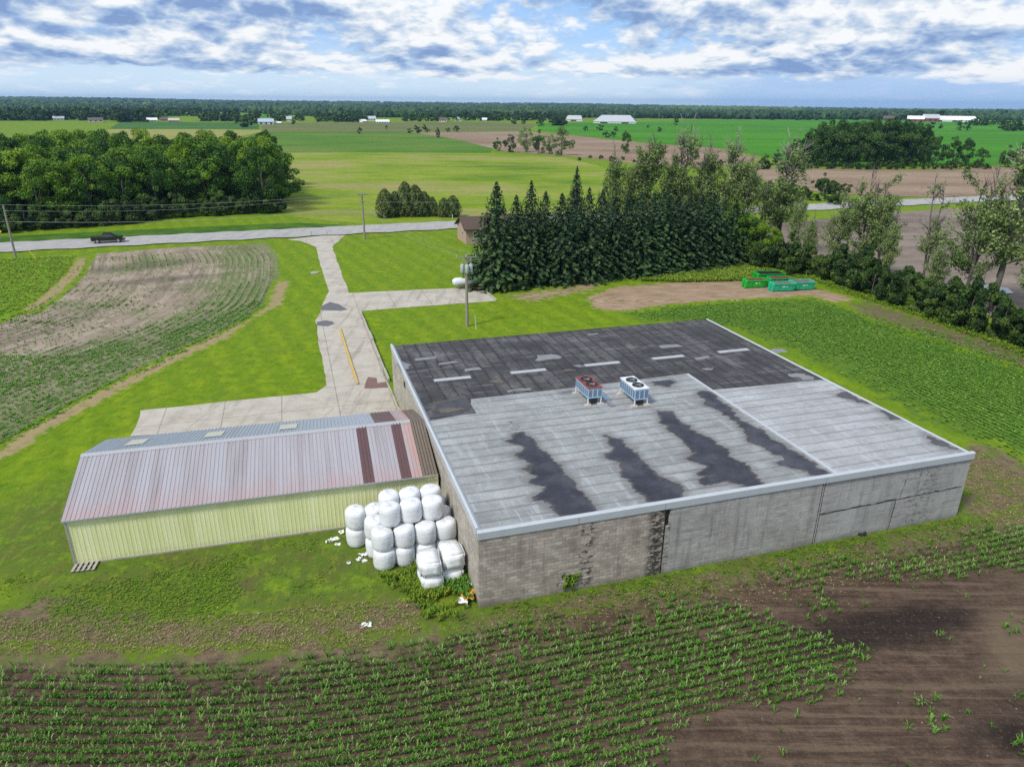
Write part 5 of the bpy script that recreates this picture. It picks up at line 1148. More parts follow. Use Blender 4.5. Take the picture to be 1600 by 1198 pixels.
def poplar(seed, h, spread, n_leaf, bare, lo=.22, fork=0):
    rg = np.random.default_rng(seed); mb = MB(); C_ = []; Rd = []; dead = MB() if bare >= .34 else mb
    stems = []; lean = rg.normal(0, .05, 2)
    for s in range(1 + fork):
        a = rg.uniform(0, 6.3); off = 0 if s == 0 else spread * rg.uniform(.35, .7); hh = h * (1 if s == 0 else rg.uniform(.78, .95)); zf = h * rg.uniform(.12, .3)
        pts = [(0, 0, -.3)] if s == 0 else [(0, 0, zf)]
        for f in (.25, .5, .75, 1.0):
            z = pts[0][2] + (hh - pts[0][2]) * f; pts.append((lean[0] * z + off * math.cos(a) * min(1, f * 1.3) + rg.normal(0, .12), lean[1] * z + off * math.sin(a) * min(1, f * 1.3) + rg.normal(0, .12), z))
        w = h * .0155 * (1 if s == 0 else .7); (mb if rg.random() > .0 else dead).tube(pts, [w, w * .85, w * .6, w * .35, .03], 8); stems.append(np.array(pts))
    def on(st, z): return np.array([np.interp(z, st[:, 2], st[:, i]) for i in range(3)])
    for k in range(58):
        st = stems[rg.integers(len(stems))]; z = h * rg.uniform(lo, .86); b = on(st, z); a = rg.uniform(0, 6.3); f = (z / h - lo) / (1 - lo)
        L = spread * rg.uniform(.6, 1.15) * (1 - .5 * f) * (.75 + .5 * (1 - abs(f - .3))); tip = b + [L * math.cos(a), L * math.sin(a), L * rg.uniform(.45, 1.0)]
        mb.tube([tuple(b), tuple(b + (tip - b) * .5 + [0, 0, -.15]), tuple(tip)], [.075, .05, .018], 5)
        if z / h < 1 - bare or rg.random() < .25:
            for q in (.4, .62, .82, 1.0): C_.append(b + (tip - b) * q + rg.normal(0, .28, 3)); Rd.append(rg.uniform(.45, 1.0))
        for q in range(3):
            e = tip + rg.normal(0, .5, 3) + [0, 0, .3]; (dead if z / h > 1 - bare else mb).tube([tuple(b + (tip - b) * .7), tuple(e)], [.03, .010], 4)
    for st in stems:                # dead leaders and twigs at the top
        for k in range(int(10 * bare * 2)):
            z = h * rg.uniform(1 - bare, .97); b = on(st, min(z, st[-1, 2])); a = rg.uniform(0, 6.3); L = rg.uniform(.8, 2.2); e = b + [L * .45 * math.cos(a), L * .45 * math.sin(a), L]
            dead.tube([tuple(b), tuple((b + e) / 2 + rg.normal(0, .08, 3)), tuple(e)], [.05, .035, .014], 5)
            for q in range(2): dead.tube([tuple((b + e) / 2), tuple((b + e) / 2 + rg.normal(0, .4, 3) + [0, 0, .6])], [.025, .010], 4)
    C_ = np.array(C_); V, F, t_ = clustered(C_, Rd, int(n_leaf * 1.5), .145, .75, rg, 1.0, .1, .05)
    cr = np_mesh('poplar_crown', V, [F], t_); cr.materials.append(m_leafp)
    reg('poplar', cr, mk(mb, 'poplar_trunk', m_bark), mk(dead, 'poplar_dead', m_dead) if dead is not mb else None)
poplar(201, 17, 2.6, 4200, .22); poplar(202, 17, 3.0, 4600, .15, .2, 1); poplar(203, 17, 2.3, 3000, .38, .25, 1); poplar(204, 17, 3.6, 5200, .30, .18, 2); poplar(205, 17, 2.2, 1300, .55, .3, 1)

def tree(kind, k, x, y, sx, sz, label, name, cat='tree', group=None, rz=None, z=None):
    cr, tk_, ex = PROTO[kind][k % len(PROTO[kind])]
    z = float(terrain(np.array([x]), np.array([y]))[0]) if z is None else z
    t_ = thing(name, label, cat, (x, y, z), random.uniform(0, 6.28) if rz is None else rz, group); t_.scale = (sx, sx, sz)
    for nm, me in (('crown', cr), ('trunk', tk_), ('deadwood', ex)):
        if me is not None:
            o = bpy.data.objects.new(nm, me); COL.objects.link(o); o.parent = t_
    return t_
def tree_px(kind, k, px, py, topy, label, name, wide=1.0, base_h=None, **kw):
    """tree standing where the photo shows its foot, as tall as its top says"""
    x, y, _ = g(px, py); d = fw * FL + RR * (px - CX) + UU * (CY - topy); h = H + d[2] * y / d[1]
    s = max(.08, h / base_h); return tree(kind, k, x, y, s * wide, s, label, name, **kw)

# the roadside wood on the left
wood = G2([(434, 332), (400, 333), (330, 336), (240, 342), (190, 350), (100, 356), (0, 362), (-60, 366)]); wood[:, 1] += 2
back = np.array([[-185, 190], [-170, 215], [-120, 232], [-80, 236], [-62, 205]])
wpoly = np.r_[wood, back]
pts = []
for yy in np.arange(100, 245, 6.2):
    for xx in np.arange(-230, -40, 6.6): pts.append((xx + random.uniform(-2.2, 2.2) + 3 * (int(yy / 6.2) % 2), yy + random.uniform(-2, 2)))
pts = np.array(pts); pts = pts[inside(pts, wpoly)]; ed = seg_dist(pts, wood)
wl_front = 'leafy tree in the front edge of the roadside wood behind the truck'
for k, (p, e) in enumerate(zip(pts, ed)):
    if abs(p[0]) > p[1] * .80 + 4: continue
    f = e < 7
    tree('wood', k, p[0], p[1], random.uniform(.80, 1.18) * (.92 if f else 1), random.uniform(.80, 1.15) * (.93 if f else 1), wl_front if f else 'leafy tree inside the roadside wood, only its green top showing', 'broadleaf_tree', group='front edge trees of the roadside wood' if f else 'inner trees of the roadside wood')
for k, (a, b) in enumerate(zip(wood[:-1], wood[1:])):      # undergrowth along its foot
    for j in range(4):
        p = a + (b - a) * (j + random.random() * .8) / 4
        if abs(p[0]) < p[1] * .78: tree('shrub', k + j, p[0], p[1] - 2.2, random.uniform(1.1, 1.7), random.uniform(.9, 1.6), 'low leafy bush along the foot of the roadside wood', 'bush', 'bush', 'bushes at the foot of the wood')
tree_px('wood', 2, 414, 333, 234, 'tall leafy tree at the end of the roadside wood nearest the driveway pole', 'broadleaf_tree', .95, 14)

# spruces beside the parking pad
SPB = [(776, 446, 283, 1.28), (828, 441, 281, .95), (874, 438, 301, 1.2), (915, 434, 292, 1.05), (955, 430, 306, 1.25), (995, 426, 300, 1.4), (1032, 422, 290, 1.35), (1068, 418, 303, 1.5), (1104, 413, 300, 1.4), (1140, 409, 312, 1.3)]
for k, (px, py, ty_, w) in enumerate(SPB):
    lb = 'big dark spruce at the end of the row beside the white gas tank' if k == 0 else 'slim pointed spruce second in the row from the gas tank' if k == 1 else 'dark spruce at the far end of the row beside the poplars' if k == 9 else 'dark spruce packed in the middle of the long evergreen row'
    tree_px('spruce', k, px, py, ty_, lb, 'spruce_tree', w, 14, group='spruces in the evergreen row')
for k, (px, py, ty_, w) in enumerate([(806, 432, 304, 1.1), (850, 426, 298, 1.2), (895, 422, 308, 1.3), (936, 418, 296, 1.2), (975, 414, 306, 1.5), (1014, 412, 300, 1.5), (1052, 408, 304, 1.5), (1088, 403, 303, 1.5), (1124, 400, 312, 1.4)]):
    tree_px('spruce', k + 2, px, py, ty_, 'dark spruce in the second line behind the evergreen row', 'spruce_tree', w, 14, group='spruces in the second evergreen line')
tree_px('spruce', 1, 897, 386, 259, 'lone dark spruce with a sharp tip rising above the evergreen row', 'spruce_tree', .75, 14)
for k, (px, py, s) in enumerate([(762, 455, .5), (785, 456, .55), (748, 430, .9), (820, 452, .6)]):
    x, y, _ = g(px, py); tree('shrub', k, x, y, s, s * .9, 'small dark bush at the foot of the first spruces', 'bush', 'bush', 'bushes under the spruces')

# poplars: behind the spruces, then along the hedge to the right
POP = [(955, 392, 226, 0, .85), (985, 388, 244, 1, .8), (1012, 390, 207, 1, .95), (1040, 388, 232, 0, .8), (1052, 388, 186, 2, .9), (1085, 386, 222, 4, .8), (1098, 388, 214, 0, .9), (1128, 388, 204, 2, .9), (1150, 390, 238, 1, .9)]
for k, (px, py, ty_, pr_, w) in enumerate(POP):
    tree_px('poplar', pr_, px, py, ty_, ('thin poplar with bare grey top behind the evergreen row' if pr_ in (2, 4) else 'leafy poplar rising behind the evergreen row'), 'poplar_tree', w, 17, group='bare topped poplars behind the evergreens' if pr_ in (2, 4) else 'leafy poplars behind the evergreens')
for k, (px, py, ty_, w) in enumerate([(1160, 411, 330, .8), (1183, 414, 345, .8), (1140, 405, 318, .75), (1205, 410, 352, .7), (1236, 412, 360, .7)]):
    tree_px('wood', k, px, py, ty_, 'leafy green tree of middle height at the end of the evergreen row', 'broadleaf_tree', w, 14, group='leafy trees at the end of the evergreens')
tree_px('poplar', 2, 1213, 399, 207, 'thin poplar with a forked dead crown beside the green skips', 'poplar_tree', 1.1, 17)
tree_px('poplar', 1, 1190, 400, 280, 'leafy short poplar between the evergreen row and the forked dead one', 'poplar_tree', 1.0, 17)
tree_px('poplar', 3, 1300, 424, 300, 'leafy poplar just right of the green skips', 'poplar_tree', .85, 17)
tree_px('poplar', 3, 1340, 433, 268, 'broad full poplar standing alone above the hedge', 'poplar_tree', 1.05, 17)
tree_px('poplar', 1, 1368, 440, 290, 'leafy poplar leaning against the broad full one', 'poplar_tree', .9, 17)
for k, (px, py, ty_, w, pr_) in enumerate([(1262, 420, 330, .8, 0), (1380, 447, 330, .8, 0), (1240, 414, 305, .7, 1)]):
    tree_px('poplar', pr_, px, py, ty_, 'leafy poplar filling in around the broad full one above the hedge', 'poplar_tree', w, 17, group='leafy poplars above the hedge')
tree_px('poplar', 3, 1502, 480, 262, 'tall leafy poplar with grey twigs above, near the puddled field', 'poplar_tree', .9, 17)
tree_px('poplar', 2, 1546, 487, 212, 'tallest poplar at the edge, many bare grey stems', 'poplar_tree', 1.15, 17)
tree_px('poplar', 0, 1458, 470, 372, 'low leafy poplar beside the tall grey twigged one', 'poplar_tree', 1.1, 17)
tree_px('poplar', 1, 1606, 505, 375, 'leafy poplar cut by the right edge of the picture', 'poplar_tree', 1.0, 17)
tree_px('poplar', 4, 1440, 455, 270, 'bare thin dead poplar between two leafy ones', 'poplar_tree', .8, 17)

# the hedge down to the right
hl_ = G2([(1160, 412), (1200, 419), (1250, 428), (1300, 440), (1350, 458), (1400, 474), (1450, 490), (1500, 508), (1550, 525), (1600, 545), (1680, 575)])
k = 0
for a, b in zip(hl_[:-1], hl_[1:]):
    L = np.hypot(*(b - a)); m_ = max(2, int(L / 2.0))
    for j in range(m_):
        p = a + (b - a) * (j + .5) / m_; off = random.uniform(-.8, 1.6); p = p + np.array([off * .6, off])
        s = random.uniform(.85, 1.35); tall = random.random() < .22
        tree('shrub', k, p[0], p[1], s, s * (random.uniform(1.7, 2.2) if tall else random.uniform(1.05, 1.5)), 'taller dark bush standing up out of the long hedge' if tall else 'dark green bush in the long hedge beside the crop', 'hedge_bush', 'bush', 'taller hedge bushes' if tall else 'hedge bushes'); k += 1
        if random.random() < .5:
            s *= .9; tree('shrub', k + 2, p[0] + random.uniform(1.4, 2.4), p[1] + random.uniform(1.2, 2.6), s, s * 1.15, 'dark green bush in the back line of the hedge', 'hedge_bush', 'bush', 'back line hedge bushes'); k += 1

# cedars across the road, trees in the fields
for k, (px, py, ty_, w) in enumerate([(603, 340, 296, 1.25), (618, 338, 300, 1.2), (634, 338, 285, 1.1), (650, 338, 290, 1.2), (664, 338, 300, 1.2), (676, 338, 308, 1.1)]):
    lb = 'tallest pointed cedar in the clump across the road' if k == 2 else 'dark cedar in the tight clump across the road from the lawn'
    tree_px('cedar', k, px, py, ty_, lb, 'cedar_tree', w, 6.5, group='cedars in the clump across the road')
for k, (px, ty_) in enumerate([(694, 310), (708, 306)]): tree_px('cedar', k + 1, px, 339, ty_, 'dark cedar of the pair next to the bungalow, ' + ('nearer the clump' if k == 0 else 'nearer the bungalow'), 'cedar_tree', 1.4, 6.5)
for k, (px, py, ty_, kd, w, lb) in enumerate([(777, 236, 216, 'grove', 1.1, 'low leafy tree at the left end of the field clump'), (797, 238, 209, 'grove', .9, 'dark round tree second in the field clump'), (822, 238, 193, 'airy', .9, 'pale airy tree, tallest of the field clump'), (842, 240, 204, 'grove', .9, 'dark tree in the middle of the field clump'), (858, 241, 206, 'airy', 1.0, 'airy tree beside the last one of the field clump'), (877, 243, 196, 'airy', 1.05, 'tall see-through tree at the right end of the field clump'),
        (418, 228, 203, 'grove', .75, 'lone dark tree standing in the green field past the wood'), (684.5, 215, 199, 'grove', .8, 'lone rounded dark tree by the ploughed strip'), (977, 240, 206, 'grove', .75, 'narrow dark tree rising behind the poplars in the ploughed field'), (1284, 304, 271, 'grove', .85, 'lone round tree in front of the tilled field'), (1056, 196, 184, 'farm', .7, 'thin dark tree standing in the bright field'),
        (384, 199, 180, 'farm', 1.3, 'broad dark tree left of the blue roofed barn'), (459, 194.5, 183, 'farm', .8, 'round small tree before the pale farmhouse'), (562, 209, 197, 'farm', .6, 'small dark bush out in the pasture, nearer the wood'), (604, 202, 196, 'farm', .8, 'tiny dark bush out in the pasture below the white sheds')]):
    base = {'grove': 14, 'airy': 12, 'farm': 12}[kd]; tree_px(kd, k, px, py, ty_, lb, 'field_tree', w, base)
gr = G2([(1228, 260), (1300, 262), (1420, 263), (1500, 258), (1490, 248), (1440, 243), (1240, 246)])
pts = [(px + random.uniform(-6, 6), py) for py in (247, 253, 260) for px in range(1238, 1450, 17)]
for k, (px, py) in enumerate(pts):
    ty_ = 188 + 14 * abs((px - 1350) / 115) ** 2.2 + random.uniform(-2, 7)
    if px < 1255: ty_ += 14
    tree_px('grove', k, px, py, ty_, 'dark tree in the dense grove beyond the tilled field' if py < 259 else 'dark tree along the front of the dense grove', 'grove_tree', random.uniform(.8, 1.1), 14, group='grove trees' if py < 259 else 'front trees of the grove')
for k, (px, py, ty_, w) in enumerate([(1462, 258, 215, .9), (1487, 257, 212, .9), (1508, 256, 217, .9), (1212, 258, 234, .9), (1195, 258, 240, 1.0), (1530, 262, 232, 1.0), (1570, 262, 228, 1.0), (1592, 262, 222, 1.1)]):
    tree_px('grove', k, px, py, ty_, ('bushy tree trailing off the right end of the grove' if px > 1400 else 'bushy low tree at the left end of the grove'), 'grove_tree', w, 14, group='trees at the right end of the grove' if px > 1400 else 'trees at the left end of the grove')
for k in range(26):
    px = 1190 + k * 14 + random.uniform(-5, 5); x, y, _ = g(px, 264 + random.uniform(-1, 2)); s = random.uniform(.7, 1.3)
    tree('shrub', k, x, y, s, s * .8, 'low green bush at the foot of the dense grove', 'bush', 'bush', 'bushes at the foot of the grove')
for k in range(30):
    px = 1160 + random.uniform(0, 160); py = 285 + (px - 1160) * .06 + random.uniform(0, 28); x, y, _ = g(px, py); s = random.uniform(.6, 1.4)
    tree('shrub', k, x, y, s, s * .7, 'low green bush on the rough bank behind the poplars', 'bush', 'bush', 'bushes on the rough bank')
for k in range(14):
    px = 905 + k * 17; x, y, _ = g(px, 248 + k * .9 + random.uniform(-2, 3)); s = random.uniform(.5, 1.0)
    tree('shrub', k, x, y, s, s * .7, 'low green bush on the field edge by the clump', 'bush', 'bush', 'bushes on the field edge')
for k, (px, py, s) in enumerate([(803, 194, 1.3), (818, 194, 1.0), (845, 197, 1.3), (640, 208, .7), (655, 208, .9), (668, 207, .6), (713, 206, .9), (650, 203, .8), (663, 203, .9), (700, 206, .7), (915, 205, .8), (938, 204, 1.0), (962, 205, .8), (948, 215, .9), (958, 214, .7), (1455, 200, 1.3), (1470, 201, 1.0), (1500, 204, 1.1), (1512, 204, .9), (1030, 206, .8), (1012, 200, .6)]):
    x, y, _ = g(px, py); tree('farm', k, x, y, s * .55, s * .45, 'small dark bush dotted along the far field edges', 'field_bush', 'bush', 'bushes along the far field edges')
# farm trees in the middle distance
k = 0
for (x0, x1, by, step_, tmin, tmax, lb, gp_) in [(188, 225, 190, 7, 168, 176, 'dark tree in the left clump before the far houses', 'left clump by the far houses'), (222, 262, 186, 8, 166, 174, 'dark tree behind the far left houses', 'trees behind the far left houses'), (262, 310, 181, 7, 166, 172, 'dark tree in the far hedgerow past the left houses', 'far hedgerow trees'), (318, 336, 189, 8, 173, 176, 'dark tree in the small square copse', 'copse trees'), (338, 372, 189, 9, 168, 178, 'dark tree left of the blue roofed barn', 'trees left of the barn'), (372, 406, 192, 9, 174, 180, 'tree crowding the blue roofed barn', 'trees by the barn'), (426, 450, 189, 8, 172, 178, 'dark tree behind the blue roofed barn', 'trees behind the barn'), (464, 474, 189, 6, 178, 181, 'dark tree by the pale farmhouse', 'trees by the farmhouse'), (500, 575, 190, 9, 174, 182, 'dark tree around the middle farmhouse', 'trees around the middle farmhouse'), (634, 700, 189, 9, 175, 181, 'dark tree around the far brown roofed house', 'trees by the brown roofed house'), (716, 880, 188, 10, 172, 180, 'dark tree in the belt left of the dairy barns', 'belt left of the dairy barns'), (868, 884, 196, 7, 180, 184, 'dark tree in front of the dairy barns', 'trees before the dairy barns'),
        (1500, 1560, 196, 10, 184, 189, 'tree in the hedge beyond the red farm', 'trees beyond the red farm'), (1570, 1612, 204, 9, 186, 196, 'dark tree at the right edge beyond the grove', 'trees at the right edge'), (1204, 1600, 187.3, 17, 171, 178, 'dark tree in the belt behind the bright field', 'belt behind the bright field'), (0, 190, 188, 9, 164, 176, 'dark tree among the far left houses', 'trees among the far left houses')]:
    for px in np.concatenate([np.arange(x0, x1, step_ * .85), np.arange(x0, x1, step_ * 1.3)]):
        tree_px('farm', k, px + random.uniform(-2, 2), by + random.uniform(-1.5, 1), random.uniform(tmin, tmax), lb, 'farm_tree', random.uniform(.95, 1.4), 12, group=gp_); k += 1

# ------------------------------------------------------------------ far woods: one mass to the horizon
m_for = leaf_mat('far_foliage', [(.010, .032, .012), (.020, .055, .016), (.036, .085, .020), (.070, .130, .028)], 0, 0)
bm = bmesh.new(); bmesh.ops.create_icosphere(bm, subdivisions=2, radius=1); bV = np.array([v.co for v in bm.verts]); bF = np.array([[v.index for v in f.verts] for f in bm.faces]); bm.free()
rg = np.random.default_rng(5); cx, cy, cs = [], [], []
def start_d(px):
    by = np.interp(px, [-100, 0, 190, 330, 425, 560, 700, 880, 1100, 1640], [176, 177, 177, 175.5, 176.5, 184, 184, 184, 186, 187.0]); return np.array([math.hypot(*g(p, q)[:2]) for p, q in zip(px, by)])
for lo_, hi_, cnt, sz in ((0, 130, 2600, 5.2), (130, 600, 3000, 6.5), (600, 2000, 2800, 10), (2000, 5200, 2600, 17)):
    px = rg.uniform(-60, 1660, cnt); dd = start_d(px) + rg.uniform(lo_, hi_, cnt); aa = np.arctan((px - CX) / FL / .93)
    cx.append(dd * np.sin(aa)); cy.append(dd * np.cos(aa)); cs.append(sz * rg.uniform(.7, 1.3, cnt))
cx, cy, cs = map(np.concatenate, (cx, cy, cs)); k = len(cx)
keep = fbm(cx, cy, 420, 3) > np.where(np.hypot(cx, cy) > 2200, .36, .0); cx, cy, cs = cx[keep], cy[keep], cs[keep]; k = len(cx)
hh = rg.uniform(7.5, 13, k) + np.clip(cs - 7, 0, 6) * .35; j = 1 + rg.normal(0, .16, (k, len(bV), 1))
V = bV[None] * j * np.stack([cs, cs, hh * .62], 1)[:, None, :]; V[:, :, 2] += (hh * .48)[:, None]
V += np.stack([cx, cy, terrain(cx, cy)], 1)[:, None, :]
tint = np.clip(.42 + .8 * (fbm(cx, cy, 160, 8) - .5) + rg.normal(0, .14, k), 0, 1)
aa_ = np.arctan2(cx, cy); tint = np.where((aa_ > .20) & (aa_ < .36) & (np.hypot(cx, cy) > 1900), np.clip(tint + .45, 0, 1), tint)
tf = np.clip(np.repeat(tint, len(bF)) + rg.normal(0, .12, k * len(bF)), 0, 1)
fo = link('far_woods', np_mesh('far_woods', V.reshape(-1, 3), [(bF[None] + (np.arange(k) * len(bV))[:, None, None]).reshape(-1, 3)], tf), m_for)
tag(fo, 'dark green woods running along the whole horizon', 'woods', kind='stuff')

# ------------------------------------------------------------------ crops, weeds, grass
def blades(name, P, per, h, w, reach, rg, mt, tint_c=.5, tint_v=.2, hv=.3, phase=None):
    """tapered, arching leaves growing from each point"""
    N_ = len(P); Q = np.repeat(P, per, 0); M_ = len(Q); a = rg.uniform(0, 6.283, M_); s = np.repeat(rg.uniform(1 - hv, 1 + hv, N_), per) * rg.uniform(.75, 1.2, M_)
    d = np.c_[np.cos(a), np.sin(a), 0 * a]; t_ = np.c_[-np.sin(a), np.cos(a), 0 * a]; h_ = (h * s)[:, None]; r_ = (reach * s * rg.uniform(.5, 1.2, M_))[:, None]; w_ = (w * s)[:, None]
    up = np.array([0, 0, 1.]); b = Q; m1 = Q + up * h_ * .72 + d * r_ * .32; m2 = Q + up * h_ + d * r_ * .72; e = Q + up * h_ * .78 + d * r_ * 1.1
    V = np.stack([b - t_ * w_ * .3, b + t_ * w_ * .3, m1 - t_ * w_ * .5, m1 + t_ * w_ * .5, m2 - t_ * w_ * .4, m2 + t_ * w_ * .4, e], 1).reshape(-1, 3)
    o = (np.arange(M_) * 7)[:, None]; F4 = np.concatenate([o + [0, 1, 3, 2], o + [2, 3, 5, 4]]); F3 = o + [4, 5, 6]
    tn = np.clip(tint_c + np.repeat(rg.normal(0, tint_v, N_), per) + rg.normal(0, .08, M_), 0, 1)
    me = np_mesh(name, V, [F4, F3], np.concatenate([tn, tn, tn])); me.materials.append(mt); return me
def stuff(name, label, cat, me): o = bpy.data.objects.new(name, me); COL.objects.link(o); return tag(o, label, cat, kind='stuff')
m_corn = leaf_mat('corn_leaves', [(.045, .140, .012), (.085, .225, .020), (.140, .290, .040), (.27, .38, .13)], 0, .25)
m_soy = leaf_mat('crop_leaves', [(.050, .150, .014), (.085, .220, .020), (.130, .280, .032), (.22, .36, .07)], 0, .2)
m_weed = leaf_mat('weed_leaves', [(.060, .150, .014), (.130, .240, .018), (.22, .32, .022), (.34, .36, .05)], 0, .25)
m_dryg = leaf_mat('dry_grass', [(.16, .15, .05), (.27, .23, .10), (.38, .31, .15), (.45, .38, .21)], 0, .2)
rg = np.random.default_rng(21)
# front corn: rows 0.76 m apart following the first row
seg = np.hypot(*np.diff(row0, axis=0).T); arc = np.concatenate([[0], np.cumsum(seg)])
pts = []
for r_ in range(0, 44):
    off = .15 + .46 * r_; line = row0 + nr * off; la = np.concatenate([[0], np.cumsum(np.hypot(*np.diff(line, axis=0).T))])
    s = np.arange(0, la[-1], .09) ; s = s + rg.normal(0, .03, len(s)); x = np.interp(s, la, line[:, 0]); y = np.interp(s, la, line[:, 1])
    wv = (vnoise(s, 0 * s + r_ * 7.7, 3.5, 4) - .5) * .04; pts.append(np.c_[x + rg.normal(0, .02, len(s)), y + wv + rg.normal(0, .014, len(s)), np.full(len(s), float(r_))])
pts = np.concatenate(pts)
bare = G2([(1085, 930), (1195, 958), (1260, 985), (1330, 1005), (1370, 1012), (1340, 1055), (1335, 1085), (1270, 1105), (1150, 1110), (1085, 1125), (1050, 1160), (1040, 1260), (1800, 1260), (1800, 700), (1640, 850), (1560, 900), (1400, 915), (1300, 905), (1200, 912)])
bd = edge_dist(pts[:, :2], bare) * np.where(inside(pts[:, :2], bare), 1, -1)
nz = fbm(pts[:, 0], pts[:, 1], 2.6, 31); nz2 = fbm(pts[:, 0], pts[:, 1], .8, 41)
dens = np.where(bd > .0, np.where(nz > .63, .5, .007) * np.clip(1.6 - bd * .10, .3, 1), .93)
dens = np.where((bd < 0) & (bd > -1.6), dens * np.clip(.25 + (-bd) / 1.6, 0, 1), dens)
dens = dens * np.where(nz2 < .24, .3, 1) * np.where((pts[:, 2] < 5), np.clip(.30 + pts[:, 2] * .14 + (nz - .5) * 1.2, .05, 1), 1)
track = np.abs(((pts[:, 2]) % 26) - 13) < 0
clump = G2([(1570, 838), (1640, 830), (1660, 900), (1590, 895), (1550, 870)]); dens = np.where(inside(pts[:, :2], clump), .95, dens)
vis = np.abs(pts[:, 0]) < pts[:, 1] * .72 + 8
pts = pts[(rg.random(len(pts)) < dens) & vis & (pts[:, 1] > 17.5)]
P = np.c_[pts[:, :2], np.full(len(pts), .018)]
pj = (P - np.array([0, 0, H])); zc = pj @ fw; sy = CY - FL * (pj @ UU) / zc; sx_ = CX + FL * (pj @ RR) / zc
front_i = np.where((sy < 1190) & (sx_ > 8) & (sx_ < 1592))[0]; front_i = front_i[np.argsort(-sy[front_i])[:300]]
rest = np.ones(len(P), bool); rest[front_i] = False; rest &= (sy < 1260)
small = np.clip(1.08 - .5 * np.clip(2.2 - pts[:, 2], 0, 2) / 2, .5, 1.1)
stuff('corn', 'rows of young green corn in the front field', 'corn', blades('corn', P[rest], 6, .25, .036, .18, rg, m_corn, .50, .20, .45))
cm = [blades('corn_plant', np.zeros((1, 3)), 7, .27, .038, .19, np.random.default_rng(300 + q), m_corn, .5, .12) for q in range(8)]
for q, i_ in enumerate(front_i):
    o = bpy.data.objects.new('corn_plant', cm[q % 8]); COL.objects.link(o); o.location = tuple(P[i_]); o.rotation_euler = (0, 0, rg.uniform(0, 6.28)); s_ = rg.uniform(.8, 1.15); o.scale = (s_, s_, s_)
    tag(o, 'young green corn plant in the front rows along the bottom of the picture', 'corn plant', 'corn plants in the front rows')
# left crop field: rows that curve with its edge
edge = np.r_[G2([(412, 384), (432, 402), (433, 440), (418, 476), (350, 522), (297, 546), (224, 581), (140, 624), (87, 652), (0, 706), (-160, 790)])]
ks = np.concatenate([[0], np.cumsum(np.hypot(*np.diff(edge, axis=0).T))]); s = np.arange(0, ks[-1], .5); ex, ey = np.interp(s, ks, edge[:, 0]), np.interp(s, ks, edge[:, 1])
for _ in range(30): ex[1:-1] = (ex[:-2] + ex[1:-1] * 2 + ex[2:]) / 4; ey[1:-1] = (ey[:-2] + ey[1:-1] * 2 + ey[2:]) / 4
pts = []
x, y = ex.copy(), ey.copy()
for r_ in range(64):
    t_ = np.c_[np.gradient(x), np.gradient(y)]; t_ /= np.maximum(np.hypot(*t_.T)[:, None], 1e-6); nx_, ny_ = t_[:, 1], -t_[:, 0]
    x, y = x + nx_ * .95, y + ny_ * .95
    if r_ % 6 == 0:
        for _ in range(3): x[1:-1] = (x[:-2] + x[1:-1] * 2 + x[2:]) / 4; y[1:-1] = (y[:-2] + y[1:-1] * 2 + y[2:]) / 4
    q = np.arange(0, len(x) - 1, .40); pts.append(np.c_[np.interp(q, np.arange(len(x)), x), np.interp(q, np.arange(len(x)), y), np.full(len(q), r_)])
pts = np.concatenate(pts); pts = pts[inside(pts[:, :2], fieldL)]
nz = fbm(pts[:, 0], pts[:, 1], 11, 61)
low = np.clip((100 - pts[:, 1] - .55 * (pts[:, 0] + 60)) / 26, 0, 1)          # lusher towards the warehouse end
greenp = G2([(300, 485), (330, 455), (390, 440), (420, 450), (420, 476), (350, 524), (280, 545), (200, 585), (100, 640), (0, 700), (-160, 780), (-160, 560), (0, 552), (100, 545), (200, 520)]); top = G2([(165, 398), (280, 388), (416, 382), (434, 402), (435, 440), (400, 420), (300, 410), (200, 425)])
dn = np.where(inside(pts[:, :2], greenp), .85, np.where(inside(pts[:, :2], top), .55, .14)); dn = dn * np.where(nz > .5, 1, .5) * np.where((nz > .56) & (dn < .5), 2.6, 1)
pts = pts[rg.random(len(pts)) < dn]
stuff('field_crop', 'curving rows of young crop in the field left of the driveway', 'crop', blades('field_crop', np.c_[pts[:, :2], np.full(len(pts), .015)], 5, .15, .062, .17, rg, m_soy, .48, .16))
fill = G2([(0, 556), (110, 556), (200, 530), (260, 520), (330, 500), (400, 470), (418, 478), (345, 525), (295, 548), (220, 586), (130, 628), (60, 668), (0, 704), (-160, 790), (-160, 570)])
bb0, bb1 = fill.min(0), fill.max(0); q = rg.uniform(0, 1, (24000, 2)) * (bb1 - bb0) + bb0; q = q[inside(q, fill)]; q = q[rg.random(len(q)) < np.clip(fbm(q[:, 0], q[:, 1], 6, 77) * 2 - .45, 0, 1)]
stuff('weedy_crop', 'thick low green growth in the near part of the left field', 'crop', blades('weedy_crop', np.c_[q, np.full(len(q), .012)], 4, .12, .075, .17, rg, m_soy, .50, .17))
# right crop: dense rows
bb0, bb1 = fieldR.min(0), fieldR.max(0); fd = UV(0, 0)
uu = np.arange(20, 75, .56); vv = np.arange(-5, 75, .17); U_, V_ = np.meshgrid(uu, vv); P2 = A0 + U_.ravel()[:, None] * EU + V_.ravel()[:, None] * EV + rg.normal(0, .06, (U_.size, 2))
P2 = P2[inside(P2, fieldR) & (np.abs(P2[:, 0]) < P2[:, 1] * .76 + 3)]; ed = edge_dist(P2, fieldR)
nz = fbm(P2[:, 0], P2[:, 1], 5, 88); P2 = P2[rg.random(len(P2)) < np.clip(.10 + ed / 4.0, 0, 1) * np.clip(nz * 2.6 - .15, .3, 1)]
stuff('bean_crop', 'dense leafy green crop between the warehouse and the hedge', 'crop', blades('bean_crop', np.c_[P2, np.full(len(P2), .012)], 5, .13, .085, .17, rg, m_soy, .52, .20))
